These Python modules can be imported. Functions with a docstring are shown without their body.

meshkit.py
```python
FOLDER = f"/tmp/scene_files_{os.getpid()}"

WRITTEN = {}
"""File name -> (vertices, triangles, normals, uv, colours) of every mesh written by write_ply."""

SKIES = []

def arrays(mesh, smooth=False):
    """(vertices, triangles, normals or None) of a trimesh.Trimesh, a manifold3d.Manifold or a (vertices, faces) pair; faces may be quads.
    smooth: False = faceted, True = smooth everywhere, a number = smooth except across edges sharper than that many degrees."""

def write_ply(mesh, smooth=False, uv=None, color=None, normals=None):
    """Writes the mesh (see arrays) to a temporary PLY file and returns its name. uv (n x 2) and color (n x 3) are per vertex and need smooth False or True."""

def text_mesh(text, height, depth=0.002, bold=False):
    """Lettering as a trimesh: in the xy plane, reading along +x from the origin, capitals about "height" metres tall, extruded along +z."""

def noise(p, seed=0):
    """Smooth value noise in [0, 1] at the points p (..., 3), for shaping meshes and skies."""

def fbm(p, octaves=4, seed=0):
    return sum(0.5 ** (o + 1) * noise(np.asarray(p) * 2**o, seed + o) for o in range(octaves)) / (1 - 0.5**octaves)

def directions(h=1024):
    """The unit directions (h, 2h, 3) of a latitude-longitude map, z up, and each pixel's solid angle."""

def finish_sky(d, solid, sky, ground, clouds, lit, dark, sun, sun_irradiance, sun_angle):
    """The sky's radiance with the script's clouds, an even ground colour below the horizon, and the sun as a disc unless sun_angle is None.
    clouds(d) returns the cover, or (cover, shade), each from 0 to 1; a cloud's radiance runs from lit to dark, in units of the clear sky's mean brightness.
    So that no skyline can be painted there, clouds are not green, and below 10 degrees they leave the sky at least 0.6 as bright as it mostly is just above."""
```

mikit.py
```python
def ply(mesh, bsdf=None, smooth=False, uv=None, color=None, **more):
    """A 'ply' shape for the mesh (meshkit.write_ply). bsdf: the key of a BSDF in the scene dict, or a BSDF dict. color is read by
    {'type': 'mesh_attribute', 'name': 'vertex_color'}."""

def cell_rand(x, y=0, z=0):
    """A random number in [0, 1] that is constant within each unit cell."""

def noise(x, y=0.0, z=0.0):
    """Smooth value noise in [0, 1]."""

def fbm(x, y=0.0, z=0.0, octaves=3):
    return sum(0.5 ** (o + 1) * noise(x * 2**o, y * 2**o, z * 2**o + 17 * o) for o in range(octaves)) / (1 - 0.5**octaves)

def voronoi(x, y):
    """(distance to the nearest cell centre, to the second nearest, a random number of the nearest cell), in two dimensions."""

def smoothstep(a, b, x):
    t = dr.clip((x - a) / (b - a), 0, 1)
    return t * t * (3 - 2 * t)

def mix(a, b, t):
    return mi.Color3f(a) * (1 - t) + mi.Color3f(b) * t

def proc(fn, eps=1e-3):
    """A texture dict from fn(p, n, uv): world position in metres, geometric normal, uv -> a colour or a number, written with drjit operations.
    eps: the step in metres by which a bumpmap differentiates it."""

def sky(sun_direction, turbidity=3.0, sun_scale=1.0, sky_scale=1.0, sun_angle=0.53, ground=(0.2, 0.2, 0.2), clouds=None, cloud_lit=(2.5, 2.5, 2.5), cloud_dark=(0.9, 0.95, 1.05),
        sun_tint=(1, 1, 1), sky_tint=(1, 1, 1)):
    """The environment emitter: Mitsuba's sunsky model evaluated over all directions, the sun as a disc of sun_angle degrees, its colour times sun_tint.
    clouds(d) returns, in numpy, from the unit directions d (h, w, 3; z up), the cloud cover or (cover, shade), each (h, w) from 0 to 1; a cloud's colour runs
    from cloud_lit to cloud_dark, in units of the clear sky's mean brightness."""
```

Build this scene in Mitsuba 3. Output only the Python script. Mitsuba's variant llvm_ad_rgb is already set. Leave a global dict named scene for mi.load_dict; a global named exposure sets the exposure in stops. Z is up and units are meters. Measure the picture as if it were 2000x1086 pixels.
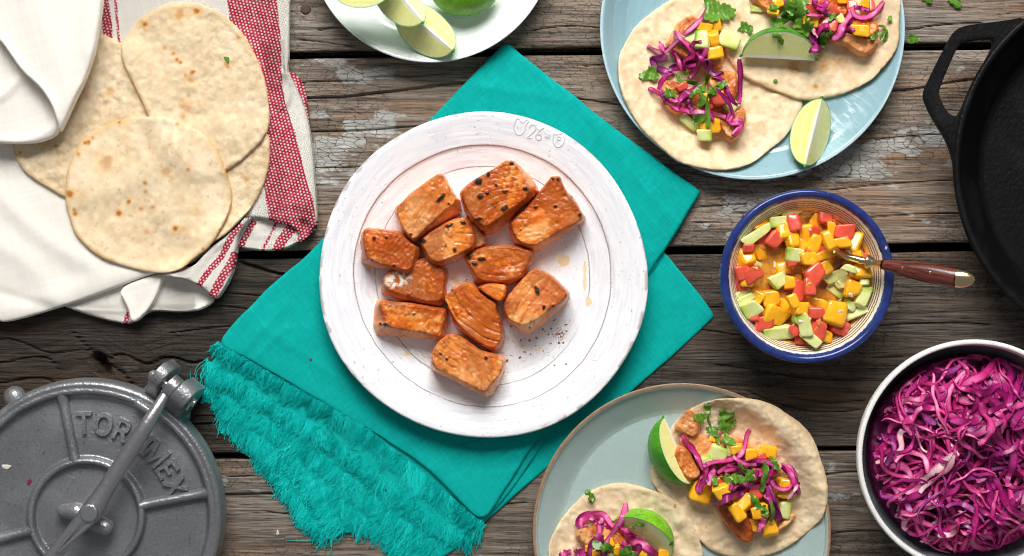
import math, random
import numpy as np, trimesh, shapely
import mitsuba as mi, drjit as dr, mikit, meshkit
from mikit import proc, noise, fbm, voronoi, cell_rand, smoothstep, mix
from shapely.geometry import Polygon, LineString, Point
from scipy.spatial import Delaunay, cKDTree
from scipy.ndimage import map_coordinates, maximum_filter, gaussian_filter, gaussian_filter1d
from scipy.interpolate import splprep, splev

# ------------------------------------------------------------------ camera, light, exposure
T = mi.ScalarTransform4f
S, H = 0.0004, 1.5            # table millimetres: 0.4 mm per photo pixel at the table top, camera 1.5 m above it
scene, labels = {}, {}
exposure = 0.0
scene['camera'] = {'type': 'perspective', 'fov_axis': 'x', 'fov': 2 * math.degrees(math.atan(1000 * S / H)),
                   'near_clip': 0.05, 'far_clip': 30.0,
                   'to_world': T().look_at(origin=[0, 0, H], target=[0, 0, 0], up=[0, 1, 0])}
# a tall window beyond the far side of the table, and the soft bounce of a white room
scene['window_light'] = {'type': 'rectangle',
    'to_world': T().look_at(origin=[-0.06, 1.78, 1.75], target=[0, 0, 0], up=[0, 0, 1]) @ T().scale([0.8, 0.55, 1]),
    'bsdf': {'type': 'diffuse', 'reflectance': {'type': 'rgb', 'value': [0.5, 0.5, 0.5]}},
    'emitter': {'type': 'area', 'radiance': {'type': 'rgb', 'value': [17.6, 17.3, 16.8]}}}
scene['room_bounce'] = {'type': 'constant', 'radiance': {'type': 'rgb', 'value': [0.175, 0.18, 0.19]}}
labels['window_light'] = {'label': 'tall bright daylight window beyond the far edge of the table', 'category': 'window', 'kind': 'structure'}

rng = np.random.default_rng(7)
random.seed(7)

# ------------------------------------------------------------------ helpers
def W(px, py, z=0.0):
    """the point at height z that stands where the photograph shows pixel (px, py)"""
    px, py = np.asarray(px, float), np.asarray(py, float)
    f = (H - z) / H
    return np.stack([(px - 1000) * S * f, (543 - py) * S * f, np.zeros_like(px) + z], -1)

class Zoom:
    """pixel coordinates read in an enlarged detail of the photograph"""
    def __init__(self, ox, oy, s): self.o, self.s = np.array([ox, oy], float), s
    def __call__(self, pts): return np.asarray(pts, float) * self.s + self.o

def polyW(pts, z=0.0):
    p = np.asarray(pts, float)
    return Polygon(W(p[:, 0], p[:, 1], z)[:, :2])

def smooth_poly(pts, n=4, closed=True):
    """Chaikin corner cutting"""
    p = np.asarray(pts, float)
    for _ in range(n):
        q = np.roll(p, -1, 0)
        p = np.stack([0.75 * p + 0.25 * q, 0.25 * p + 0.75 * q], 1).reshape(-1, 2)
    return p

def curve(pts, n=24, s=0.0):
    p = np.asarray(pts, float)
    if len(p) == 2: return p[0] + np.linspace(0, 1, n)[:, None] * (p[1] - p[0])
    tck, _ = splprep(p.T, s=s, k=min(3, len(p) - 1))
    return np.stack(splev(np.linspace(0, 1, n), tck), -1)

def nz(x, y, f, seed=0, oct=3, z=0.0):
    """fbm noise in [-1, 1]; f in cycles per metre"""
    p = np.stack([np.asarray(x) * f, np.asarray(y) * f, np.zeros_like(x) + np.asarray(z) * f + seed * 7.31], -1)
    return meshkit.fbm(p, oct, seed) * 2 - 1

def sstep(a, b, x):
    t = np.clip((x - a) / (b - a), 0, 1)
    return t * t * (3 - 2 * t)

def rgb(*c): return np.array(c, float)

# the height of everything laid down so far, so that each next thing rests on what is under it
GX0, GY0, GR = -0.48, -0.29, 0.001
hm = np.zeros((580, 960))
def gi(x, y): return (np.asarray(y) - GY0) / GR - 0.5, (np.asarray(x) - GX0) / GR - 0.5
def hget(x, y, field=None):
    i, j = gi(x, y)
    r = map_coordinates(hm if field is None else field, [np.atleast_1d(i), np.atleast_1d(j)], order=1, mode='nearest')
    return r if np.ndim(i) else r[0]
def cells(x0, y0, x1, y1):
    j0, j1 = max(0, int((x0 - GX0) / GR)), min(959, int((x1 - GX0) / GR) + 1)
    i0, i1 = max(0, int((y0 - GY0) / GR)), min(579, int((y1 - GY0) / GR) + 1)
    jj, ii = np.meshgrid(np.arange(j0, j1 + 1), np.arange(i0, i1 + 1))
    return ii.ravel(), jj.ravel(), GX0 + (jj.ravel() + 0.5) * GR, GY0 + (ii.ravel() + 0.5) * GR
def stamp_pts(v, reach=0.0016):
    ii, jj, x, y = cells(v[:, 0].min(), v[:, 1].min(), v[:, 0].max(), v[:, 1].max())
    if not len(ii): return
    d, k = cKDTree(v[:, :2]).query(np.c_[x, y], distance_upper_bound=reach)
    ok = np.isfinite(d)
    hm[ii[ok], jj[ok]] = np.maximum(hm[ii[ok], jj[ok]], v[k[ok], 2])
def stamp_fn(x0, y0, x1, y1, fn):
    ii, jj, x, y = cells(x0, y0, x1, y1)
    z = fn(x, y)
    ok = np.isfinite(z)
    hm[ii[ok], jj[ok]] = np.maximum(hm[ii[ok], jj[ok]], z[ok])
def drape(sig=4, grow=3):
    return gaussian_filter(maximum_filter(hm, grow), sig)
def at(px, py, up=0.0):
    """where pixel (px, py) meets what lies there"""
    z = 0.0
    for _ in range(4):
        p = W(px, py, z)
        z = hget(p[..., 0], p[..., 1]) + up
    return W(px, py, z)

def sheet(poly, zf, res=0.0012, rings=(), thick=0.0015, zbot=None, jit=0.0):
    """closed sheet over an outline: top z = zf(x, y, d), d = distance to the outline"""
    if poly.geom_type != 'Polygon': poly = max(poly.geoms, key=lambda g: g.area)
    poly = Polygon(poly.exterior)
    def resample(line, r):
        n = max(8, int(line.length / r))
        return np.array([line.interpolate(t, normalized=True).coords[0] for t in np.linspace(0, 1, n, endpoint=False)])
    pts = [resample(poly.exterior, res)]
    nb = len(pts[0])
    last = 0
    for r in rings:
        q = poly.buffer(-r)
        for g in getattr(q, 'geoms', [q]):
            if not g.is_empty: pts.append(resample(g.exterior, res))
        last = r
    inner = poly.buffer(-(last + 0.6 * res))
    x0, y0, x1, y1 = poly.bounds
    gx, gy = np.meshgrid(np.arange(x0, x1, res), np.arange(y0, y1, res * 0.87))
    gx[1::2] += res / 2
    g = np.c_[gx.ravel(), gy.ravel()]
    shapely.prepare(inner)
    g = g[shapely.contains_xy(inner, g[:, 0], g[:, 1])]
    p = np.vstack(pts + [g])
    p += rng.normal(0, res * 0.02, p.shape) * (np.arange(len(p)) >= nb)[:, None]
    tri = Delaunay(p).simplices
    c = p[tri].mean(1)
    shapely.prepare(poly)
    tri = tri[shapely.contains_xy(poly, c[:, 0], c[:, 1])]
    a, b = p[tri[:, 1]] - p[tri[:, 0]], p[tri[:, 2]] - p[tri[:, 0]]
    cr = a[:, 0] * b[:, 1] - a[:, 1] * b[:, 0]
    tri = np.where((cr < 0)[:, None], tri[:, ::-1], tri)[np.abs(cr) > 1e-12]
    d = shapely.distance(shapely.points(p), poly.exterior)
    d[:nb] = 0
    z = zf(p[:, 0], p[:, 1], d)
    zb = z - thick if zbot is None else np.minimum(zbot(p[:, 0], p[:, 1]) if callable(zbot) else zbot, z - 2e-4)
    n = len(p)
    e = np.sort(np.vstack([tri[:, [0, 1]], tri[:, [1, 2]], tri[:, [2, 0]]]), 1)
    de = np.vstack([tri[:, [0, 1]], tri[:, [1, 2]], tri[:, [2, 0]]])
    _, inv, cnt = np.unique(e, axis=0, return_inverse=True, return_counts=True)
    bd = de[cnt[inv.ravel()] == 1]
    walls = np.vstack([np.c_[bd[:, 1], bd[:, 0], bd[:, 0] + n], np.c_[bd[:, 1], bd[:, 0] + n, bd[:, 1] + n]])
    v = np.vstack([np.c_[p, z], np.c_[p, zb + 0 * z]])
    f = np.vstack([tri, tri[:, ::-1] + n, walls])
    return v, f, n, d

def revolve(profile, n=180, wob=None, center=(0, 0, 0)):
    """a turned shape from a profile of (r, z) that runs from the axis below, round the rim, to the axis above"""
    pr = np.asarray(profile, float)
    th = np.arange(n) * 2 * np.pi / n
    k = np.ones(n) if wob is None else wob(th)
    v = np.stack([pr[:, 0][None] * np.cos(th)[:, None] * k[:, None], pr[:, 0][None] * np.sin(th)[:, None] * k[:, None],
                  np.broadcast_to(pr[:, 1][None], (n, len(pr)))], -1).reshape(-1, 3) + np.asarray(center)
    m = len(pr)
    i, j = np.meshgrid(np.arange(n), np.arange(m - 1), indexing='ij')
    a, b = i * m + j, ((i + 1) % n) * m + j
    q = np.stack([a, b, b + 1, a + 1], -1).reshape(-1, 4)
    f = np.vstack([q[:, [0, 1, 2]], q[:, [0, 2, 3]]])
    t = trimesh.Trimesh(v, f, process=False)
    t.merge_vertices()
    t.update_faces(t.nondegenerate_faces())
    return t

def rounded(profile, r=0.001, n=5):
    """the profile with its corners rounded"""
    p = np.asarray(profile, float)
    out = [p[0]]
    for a, b, c in zip(p[:-2], p[1:-1], p[2:]):
        u, v = a - b, c - b
        lu, lv = np.linalg.norm(u), np.linalg.norm(v)
        k = min(r, lu * 0.45, lv * 0.45)
        s, e = b + u / lu * k, b + v / lv * k
        for t in np.linspace(0, 1, n): out.append((1 - t) ** 2 * s + 2 * t * (1 - t) * b + t * t * e)
    out.append(p[-1])
    return np.array(out)

def tube(p, r, sides=8, flat=1.0, caps=True):
    """a swept round bar along the points p; r a number or one per point; flat squashes it vertically"""
    p = np.asarray(p, float)
    r = np.broadcast_to(np.asarray(r, float), (len(p),))
    t = np.gradient(p, axis=0)
    t /= np.linalg.norm(t, axis=1, keepdims=True) + 1e-12
    a = np.cross(t, [0, 0, 1.0])
    bad = np.linalg.norm(a, axis=1) < 1e-3
    a[bad] = [1, 0, 0]
    a /= np.linalg.norm(a, axis=1, keepdims=True)
    b = np.cross(a, t)
    ang = np.arange(sides) * 2 * np.pi / sides
    v = p[:, None] + r[:, None, None] * (np.cos(ang)[None, :, None] * a[:, None] + flat * np.sin(ang)[None, :, None] * b[:, None])
    i, j = np.meshgrid(np.arange(len(p) - 1), np.arange(sides), indexing='ij')
    q = np.stack([i * sides + j, i * sides + (j + 1) % sides, (i + 1) * sides + (j + 1) % sides, (i + 1) * sides + j], -1).reshape(-1, 4)
    v = v.reshape(-1, 3)
    f = np.vstack([q[:, [0, 1, 2]], q[:, [0, 2, 3]]])
    if caps:
        c0, c1, L = len(v), len(v) + 1, (len(p) - 1) * sides
        v = np.vstack([v, p[0], p[-1]])
        k = np.arange(sides)
        f = np.vstack([f, np.c_[k * 0 + c0, (k + 1) % sides, k], np.c_[k * 0 + c1, L + k, L + (k + 1) % sides]])
    return v, f

def joined(parts):
    vs, fs, n = [], [], 0
    for v, f in parts:
        vs.append(v); fs.append(f + n); n += len(v)
    return np.vstack(vs), np.vstack(fs)

def grid_cube(n=7):
    """the surface of a cube as one welded grid"""
    g = np.linspace(-1, 1, n)
    vs, fs, k = [], [], 0
    for ax in range(3):
        for s in (-1, 1):
            u, w = np.meshgrid(g, g, indexing='ij')
            c = [None] * 3
            c[ax] = np.full(u.size, s); c[(ax + 1) % 3] = u.ravel(); c[(ax + 2) % 3] = w.ravel()
            i, j = np.meshgrid(np.arange(n - 1), np.arange(n - 1), indexing='ij')
            a = (i * n + j).ravel()
            q = np.c_[a, a + n, a + n + 1, a + 1]
            if s < 0: q = q[:, ::-1]
            vs.append(np.stack(c, 1)); fs.append(np.vstack([q[:, [0, 1, 2]], q[:, [0, 2, 3]]]) + k); k += n * n
    t = trimesh.Trimesh(np.vstack(vs), np.vstack(fs), process=False)
    t.merge_vertices()
    return np.array(t.vertices), np.array(t.faces)
CUBE_V, CUBE_F = grid_cube(8)

def lump(w, h, d, p=7.0, seed=0, rough=0.06, taper=0.12):
    """a hand-cut cube with softened edges"""
    r = np.random.default_rng(seed)
    c = np.sign(CUBE_V) * np.abs(CUBE_V) ** 0.75
    v = c / (np.abs(c) ** p).sum(1, keepdims=True) ** (1 / p)
    v = v * (1 + rough * (meshkit.fbm(v * 1.6 + seed * 3.7, 2, seed % 97)[:, None] * 2 - 1))
    k = r.normal(0, taper, 6)
    x, y, z = v.T
    v = np.stack([x * (1 + k[0] * z + k[1] * y) + k[2] * y, y * (1 + k[3] * z + k[4] * x), z * (1 + k[5] * x)], 1)
    return v * np.array([w, h, d]) / 2

def rot(v, rz=0, rx=0, ry=0):
    a = trimesh.transformations.euler_matrix(rx, ry, rz)[:3, :3]
    return v @ a.T

_count = {}
def key(name, parent=None):
    base = name if parent is None else parent + '__' + name
    n = _count.get(base, 0)
    _count[base] = n + 1
    return base if n == 0 else f'{base}_{n:03d}'
def thing(name, label, cat, group=None, kind=None):
    k = key(name)
    labels[k] = {'label': label, 'category': cat}
    if group: labels[k]['group'] = group
    if kind: labels[k]['kind'] = kind
    return k
def part(parent, name, mesh, bsdf, smooth=True, label=None, kind=None, **kw):
    k = key(name, parent)
    scene[k] = mikit.ply(mesh, bsdf, smooth=smooth, **kw)
    if label or kind:
        labels[k] = {}
        if label: labels[k]['label'] = label
        if kind: labels[k]['kind'] = kind
    return k
def solo(name, mesh, bsdf, label, cat, smooth=True, group=None, kind=None, **kw):
    k = thing(name, label, cat, group, kind)
    scene[k] = mikit.ply(mesh, bsdf, smooth=smooth, **kw)
    return k

# ------------------------------------------------------------------ materials
def principled(color, rough=0.5, spec=0.5, **kw):
    c = color if isinstance(color, dict) else {'type': 'rgb', 'value': list(map(float, color))}
    return {'type': 'twosided', 'bsdf': {'type': 'principled', 'base_color': c, 'roughness': rough, 'specular': spec, **kw}}
def bumped(inner, fn, scale=1.0, eps=2e-4):
    b = inner['bsdf'] if inner['type'] == 'twosided' else inner
    return {'type': 'twosided', 'bsdf': {'type': 'bumpmap', 'arbitrary': proc(fn, eps), 'scale': scale, 'bsdf': b}}
VC = {'type': 'mesh_attribute', 'name': 'vertex_color'}
scene['painted_gloss'] = principled(VC, 0.36, 0.5)
scene['seared_fish'] = principled(VC, 0.34, 0.42)
scene['painted_wet'] = principled(VC, 0.16, 0.55, clearcoat=0.4, clearcoat_gloss=0.9)
scene['painted_satin'] = principled(VC, 0.45, 0.4)
scene['painted_matte'] = principled(VC, 0.8, 0.2)

# chopped food: uv.y carries the kind, uv.x runs through the kind's own three tones
PAL = [((0.80, 0.29, 0.004), (0.93, 0.50, 0.015), (0.95, 0.64, 0.14)), ((0.58, 0.035, 0.018), (0.74, 0.115, 0.060), (0.85, 0.40, 0.25)), ((0.76, 0.77, 0.36), (0.55, 0.62, 0.14), (0.22, 0.40, 0.035)),
       ((0.16, 0.003, 0.065), (0.31, 0.008, 0.130), (0.52, 0.05, 0.25)), ((0.30, 0.005, 0.090), (0.47, 0.014, 0.160), (0.74, 0.15, 0.36)), ((0.11, 0.004, 0.070), (0.22, 0.013, 0.14), (0.44, 0.10, 0.34)),
       ((0.43, 0.010, 0.140), (0.60, 0.06, 0.25), (0.82, 0.34, 0.50)), ((0.52, 0.06, 0.22), (0.78, 0.36, 0.45), (0.86, 0.76, 0.72)),
       ((0.028, 0.100, 0.006), (0.11, 0.25, 0.022), (0.24, 0.38, 0.08)), ((0.50, 0.20, 0.24), (0.66, 0.34, 0.34), (0.80, 0.60, 0.56)), ((0.72, 0.52, 0.40), (0.80, 0.62, 0.48), (0.85, 0.72, 0.60)),
       ((0.62, 0.16, 0.05), (0.70, 0.24, 0.07), (0.80, 0.40, 0.12)), ((0.55, 0.52, 0.46), (0.60, 0.56, 0.50), (0.66, 0.62, 0.55)), ((0.15, 0.010, 0.045), (0.20, 0.02, 0.06), (0.26, 0.04, 0.09)), ((0.060, 0.002, 0.030), (0.10, 0.004, 0.045), (0.16, 0.01, 0.07)), ((0.16, 0.045, 0.012), (0.34, 0.12, 0.03), (0.60, 0.32, 0.12))]
def chopped(p, n, uv):
    k = dr.floor(uv.y)
    u = dr.clip(uv.x + 0.22 * (fbm(p.x * 600, p.y * 600, p.z * 600, octaves=2) - 0.5), 0, 1) * 2
    a, b, c = mi.Color3f(0), mi.Color3f(0), mi.Color3f(0)
    for i, (x, y, z) in enumerate(PAL):
        on = dr.abs(k - i) < 0.5
        a, b, c = dr.select(on, mi.Color3f(x), a), dr.select(on, mi.Color3f(y), b), dr.select(on, mi.Color3f(z), c)
    lo, hi = dr.minimum(u, 1.0), dr.maximum(u - 1.0, 0.0)
    return a * (1 - lo) + (b * (1 - hi) + c * hi) * lo
scene['chopped_wet'] = principled(proc(chopped), 0.17, 0.55, clearcoat=0.4, clearcoat_gloss=0.9)
scene['chopped_gloss'] = principled(proc(chopped), 0.33, 0.45)
scene['chopped_limp'] = principled(proc(chopped), 0.36, 0.35)
scene['chopped_matte'] = principled(proc(chopped), 0.7, 0.25)
def radial(p, c):
    x, y = p.x - float(c[0]), p.y - float(c[1])
    return dr.sqrt(x * x + y * y), dr.atan2(y, x)

# weathered planks
KNOT = W(198, 700)
def wood(p, n, uv):
    x, y = p.x, p.y + 0.011 * p.x
    dxk, dyk = (p.x - float(KNOT[0])) * 22, (p.y - float(KNOT[1])) * 30
    kn = dr.exp(-(dxk * dxk + dyk * dyk))
    yy = y + 0.012 * kn * dr.sin(p.x * 60) + 0.004 * (fbm(x * 9, y * 30, 3.0) - 0.5)
    grain = fbm(x * 11, yy * 330, 1.0, octaves=4)
    fine = fbm(x * 45, yy * 1300, 5.0, octaves=3)
    pores = noise(x * 110, yy * 2300, 2.0)
    tone = fbm(x * 6, y * 26, 9.0)
    rust = fbm(x * 8 + 40, y * 45, 4.0)
    plank = dr.floor(uv.y)                                     # uv.y carries the plank's number, uv.x its tone
    base = mix((0.098, 0.078, 0.062), (0.245, 0.190, 0.146), smoothstep(0.28, 0.72, grain * 0.65 + fine * 0.35))
    base = mix(base, (0.255, 0.150, 0.085), 0.75 * smoothstep(0.50, 0.75, rust) * smoothstep(0.3, 0.6, fine))
    base = mix(base, (0.27, 0.245, 0.215), 0.55 * smoothstep(0.50, 0.75, tone) * smoothstep(0.35, 0.6, fine))
    base = base * (1 - 0.45 * smoothstep(0.62, 0.8, pores))
    # flaking grey paint left in patches
    def blob(px, py, rx, ry):
        a = W(px, py)
        u, v = (p.x - float(a[0])) / (rx * S), (p.y - float(a[1])) / (ry * S)
        return dr.exp(-(u * u + v * v))
    zone = blob(690, 290, 170, 70) + blob(1700, 340, 170, 70) + blob(1420, 420, 90, 60) + 0.6 * blob(1840, 230, 120, 60) + 0.55 * blob(700, 150, 120, 40) + 0.6 * blob(520, 545, 60, 20) + 0.5 * blob(1660, 985, 60, 40)
    w1 = fbm(x * 40, y * 95, 2.0, octaves=4)
    flake = smoothstep(0.60, 0.68, w1 + 0.40 * zone - 0.17)
    c1, c2, _ = voronoi(x * 130 + fbm(x * 60, y * 60) * 1.6, y * 260)
    crack = smoothstep(0.02, 0.14, c2 - c1)
    base = mix(base, mix((0.20, 0.19, 0.175), (0.42, 0.43, 0.41), fbm(x * 70, y * 200, 6.0)), flake * (0.25 + 0.6 * crack))
    base = base * (0.32 + 0.68 * smoothstep(0.0, 0.11, (c2 - c1) + 0.14 * (1 - smoothstep(0.44, 0.56, fbm(x * 14, y * 22, 8.0) + 0.22 * zone))))
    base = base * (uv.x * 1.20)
    base = mix(base, base * 0.35, dr.minimum(kn * 1.2, 1.0) * smoothstep(0.3, 0.7, fbm(x * 30, y * 60, 3.3)))
    return base
def wood_bump(p, n, uv):
    x, y = p.x, p.y + 0.011 * p.x
    return 0.0009 * fbm(x * 16, y * 420, 1.0, octaves=3) + 0.0006 * fbm(x * 60, y * 1100, 7.0, octaves=2)
scene['weathered_wood'] = bumped(principled(proc(wood), 0.72, 0.25), wood_bump, 1.0, 3e-4)
scene['dark_void'] = principled((0.012, 0.010, 0.009), 0.9, 0.1)
scene['rusty_iron'] = principled((0.075, 0.045, 0.035), 0.7, 0.3)

# ------------------------------------------------------------------ the table: planks with open joints, cracks and a knot hole
labels['table'] = {'label': 'weathered rustic wooden table top of wide grey brown planks', 'category': 'table', 'kind': 'structure'}
_count['table'] = 1
CRACKS = [  # (pixels, half width mm, depth mm)
    ([(568, 196), (620, 191), (680, 189), (730, 183), (790, 176), (850, 168), (905, 163), (960, 160)], 0.8, 4.0),
    ([(610, 257), (680, 256), (740, 253), (790, 249), (860, 247)], 0.45, 2.5),
    ([(720, 152), (760, 149), (820, 147), (880, 141)], 0.5, 2.5), ([(585, 163), (640, 159), (700, 160)], 0.4, 2.0),
    ([(560, 330), (640, 328), (720, 326)], 0.3, 1.6), ([(600, 402), (660, 400), (720, 403)], 0.3, 1.6),
    ([(1745, 178), (1800, 172), (1880, 158), (1950, 152), (2020, 150)], 0.6, 3.0),
    ([(1140, 130), (1180, 128), (1220, 133)], 0.4, 2.0), ([(1090, 188), (1150, 196), (1215, 206)], 0.45, 2.4),
    ([(1330, 330), (1440, 352), (1560, 352), (1660, 346)], 0.35, 1.8), ([(1640, 285), (1740, 270), (1850, 262)], 0.3, 1.6),
    ([(1330, 408), (1400, 402), (1470, 398)], 0.35, 1.8), ([(1620, 372), (1760, 358), (1870, 352)], 0.35, 1.8),
    ([(1700, 425), (1790, 419), (1900, 417)], 0.3, 1.6),
    ([(468, 512), (500, 523), (545, 535), (600, 543)], 1.0, 4.0), ([(440, 572), (500, 578), (560, 585)], 0.35, 2.0),
    ([(400, 598), (470, 602), (540, 612)], 0.35, 2.0), ([(330, 652), (420, 640), (520, 632)], 0.3, 1.8),
    ([(-20, 672), (40, 668), (100, 690), (150, 684), (188, 690)], 0.35, 2.0), ([(-20, 705), (50, 700), (98, 703), (112, 722)], 0.5, 2.4),
    ([(145, 650), (165, 672), (188, 690)], 0.5, 2.6), ([(215, 712), (240, 730), (262, 756)], 0.6, 3.0),
    ([(212, 705), (255, 698), (290, 711), (318, 700), (340, 699), (370, 708), (396, 704)], 0.7, 3.2),
    ([(-20, 748), (40, 742), (95, 742), (112, 752)], 0.5, 2.4),
    ([(356, 829), (420, 827), (480, 824), (560, 826)], 0.7, 3.5),
    ([(1290, 640), (1400, 648), (1440, 655)], 0.35, 2.0), ([(1360, 598), (1412, 601)], 0.3, 2.0),
    ([(1718, 636), (1780, 633), (1860, 631), (1930, 634)], 0.4, 2.4), ([(1700, 700), (1760, 697)], 0.4, 2.2),
    ([(1400, 713), (1520, 730), (1640, 742), (1690, 740)], 0.3, 1.8), ([(1540, 775), (1620, 785), (1690, 783)], 0.35, 2.0), ([(1460, 762), (1560, 800), (1680, 800)], 0.4, 2.2),
    ([(440, 967), (480, 966), (530, 965), (580, 970)], 0.7, 3.2), ([(445, 932), (500, 930)], 0.4, 2.0), ([(520, 1000), (560, 1004), (640, 1000)], 0.4, 2.0),
    ([(990, 985), (1030, 982)], 0.45, 2.2), ([(1600, 930), (1690, 922), (1740, 925)], 0.4, 2.2), ([(1615, 1045), (1720, 1038), (1760, 1042)], 0.4, 2.2),
    ([(620, 60), (700, 50), (760, 52)], 0.4, 2.0), ([(1040, 60), (1100, 52), (1170, 55)], 0.4, 2.0), ([(1770, 60), (1850, 48), (1920, 45)], 0.4, 2.0), ([(580, 78), (640, 84), (690, 92)], 0.35, 1.8)]
_cr = np.random.default_rng(3)
for _ in range(90):                                            # short drying checks along the grain
    a, b, l = _cr.uniform(-60, 2060), _cr.uniform(-20, 1100), _cr.uniform(40, 170)
    CRACKS.append(([(a + l * t, b - 0.011 * l * t + _cr.normal(0, 1.5)) for t in np.linspace(0, 1, 5)], _cr.uniform(0.15, 0.3), _cr.uniform(0.6, 1.6)))
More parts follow.
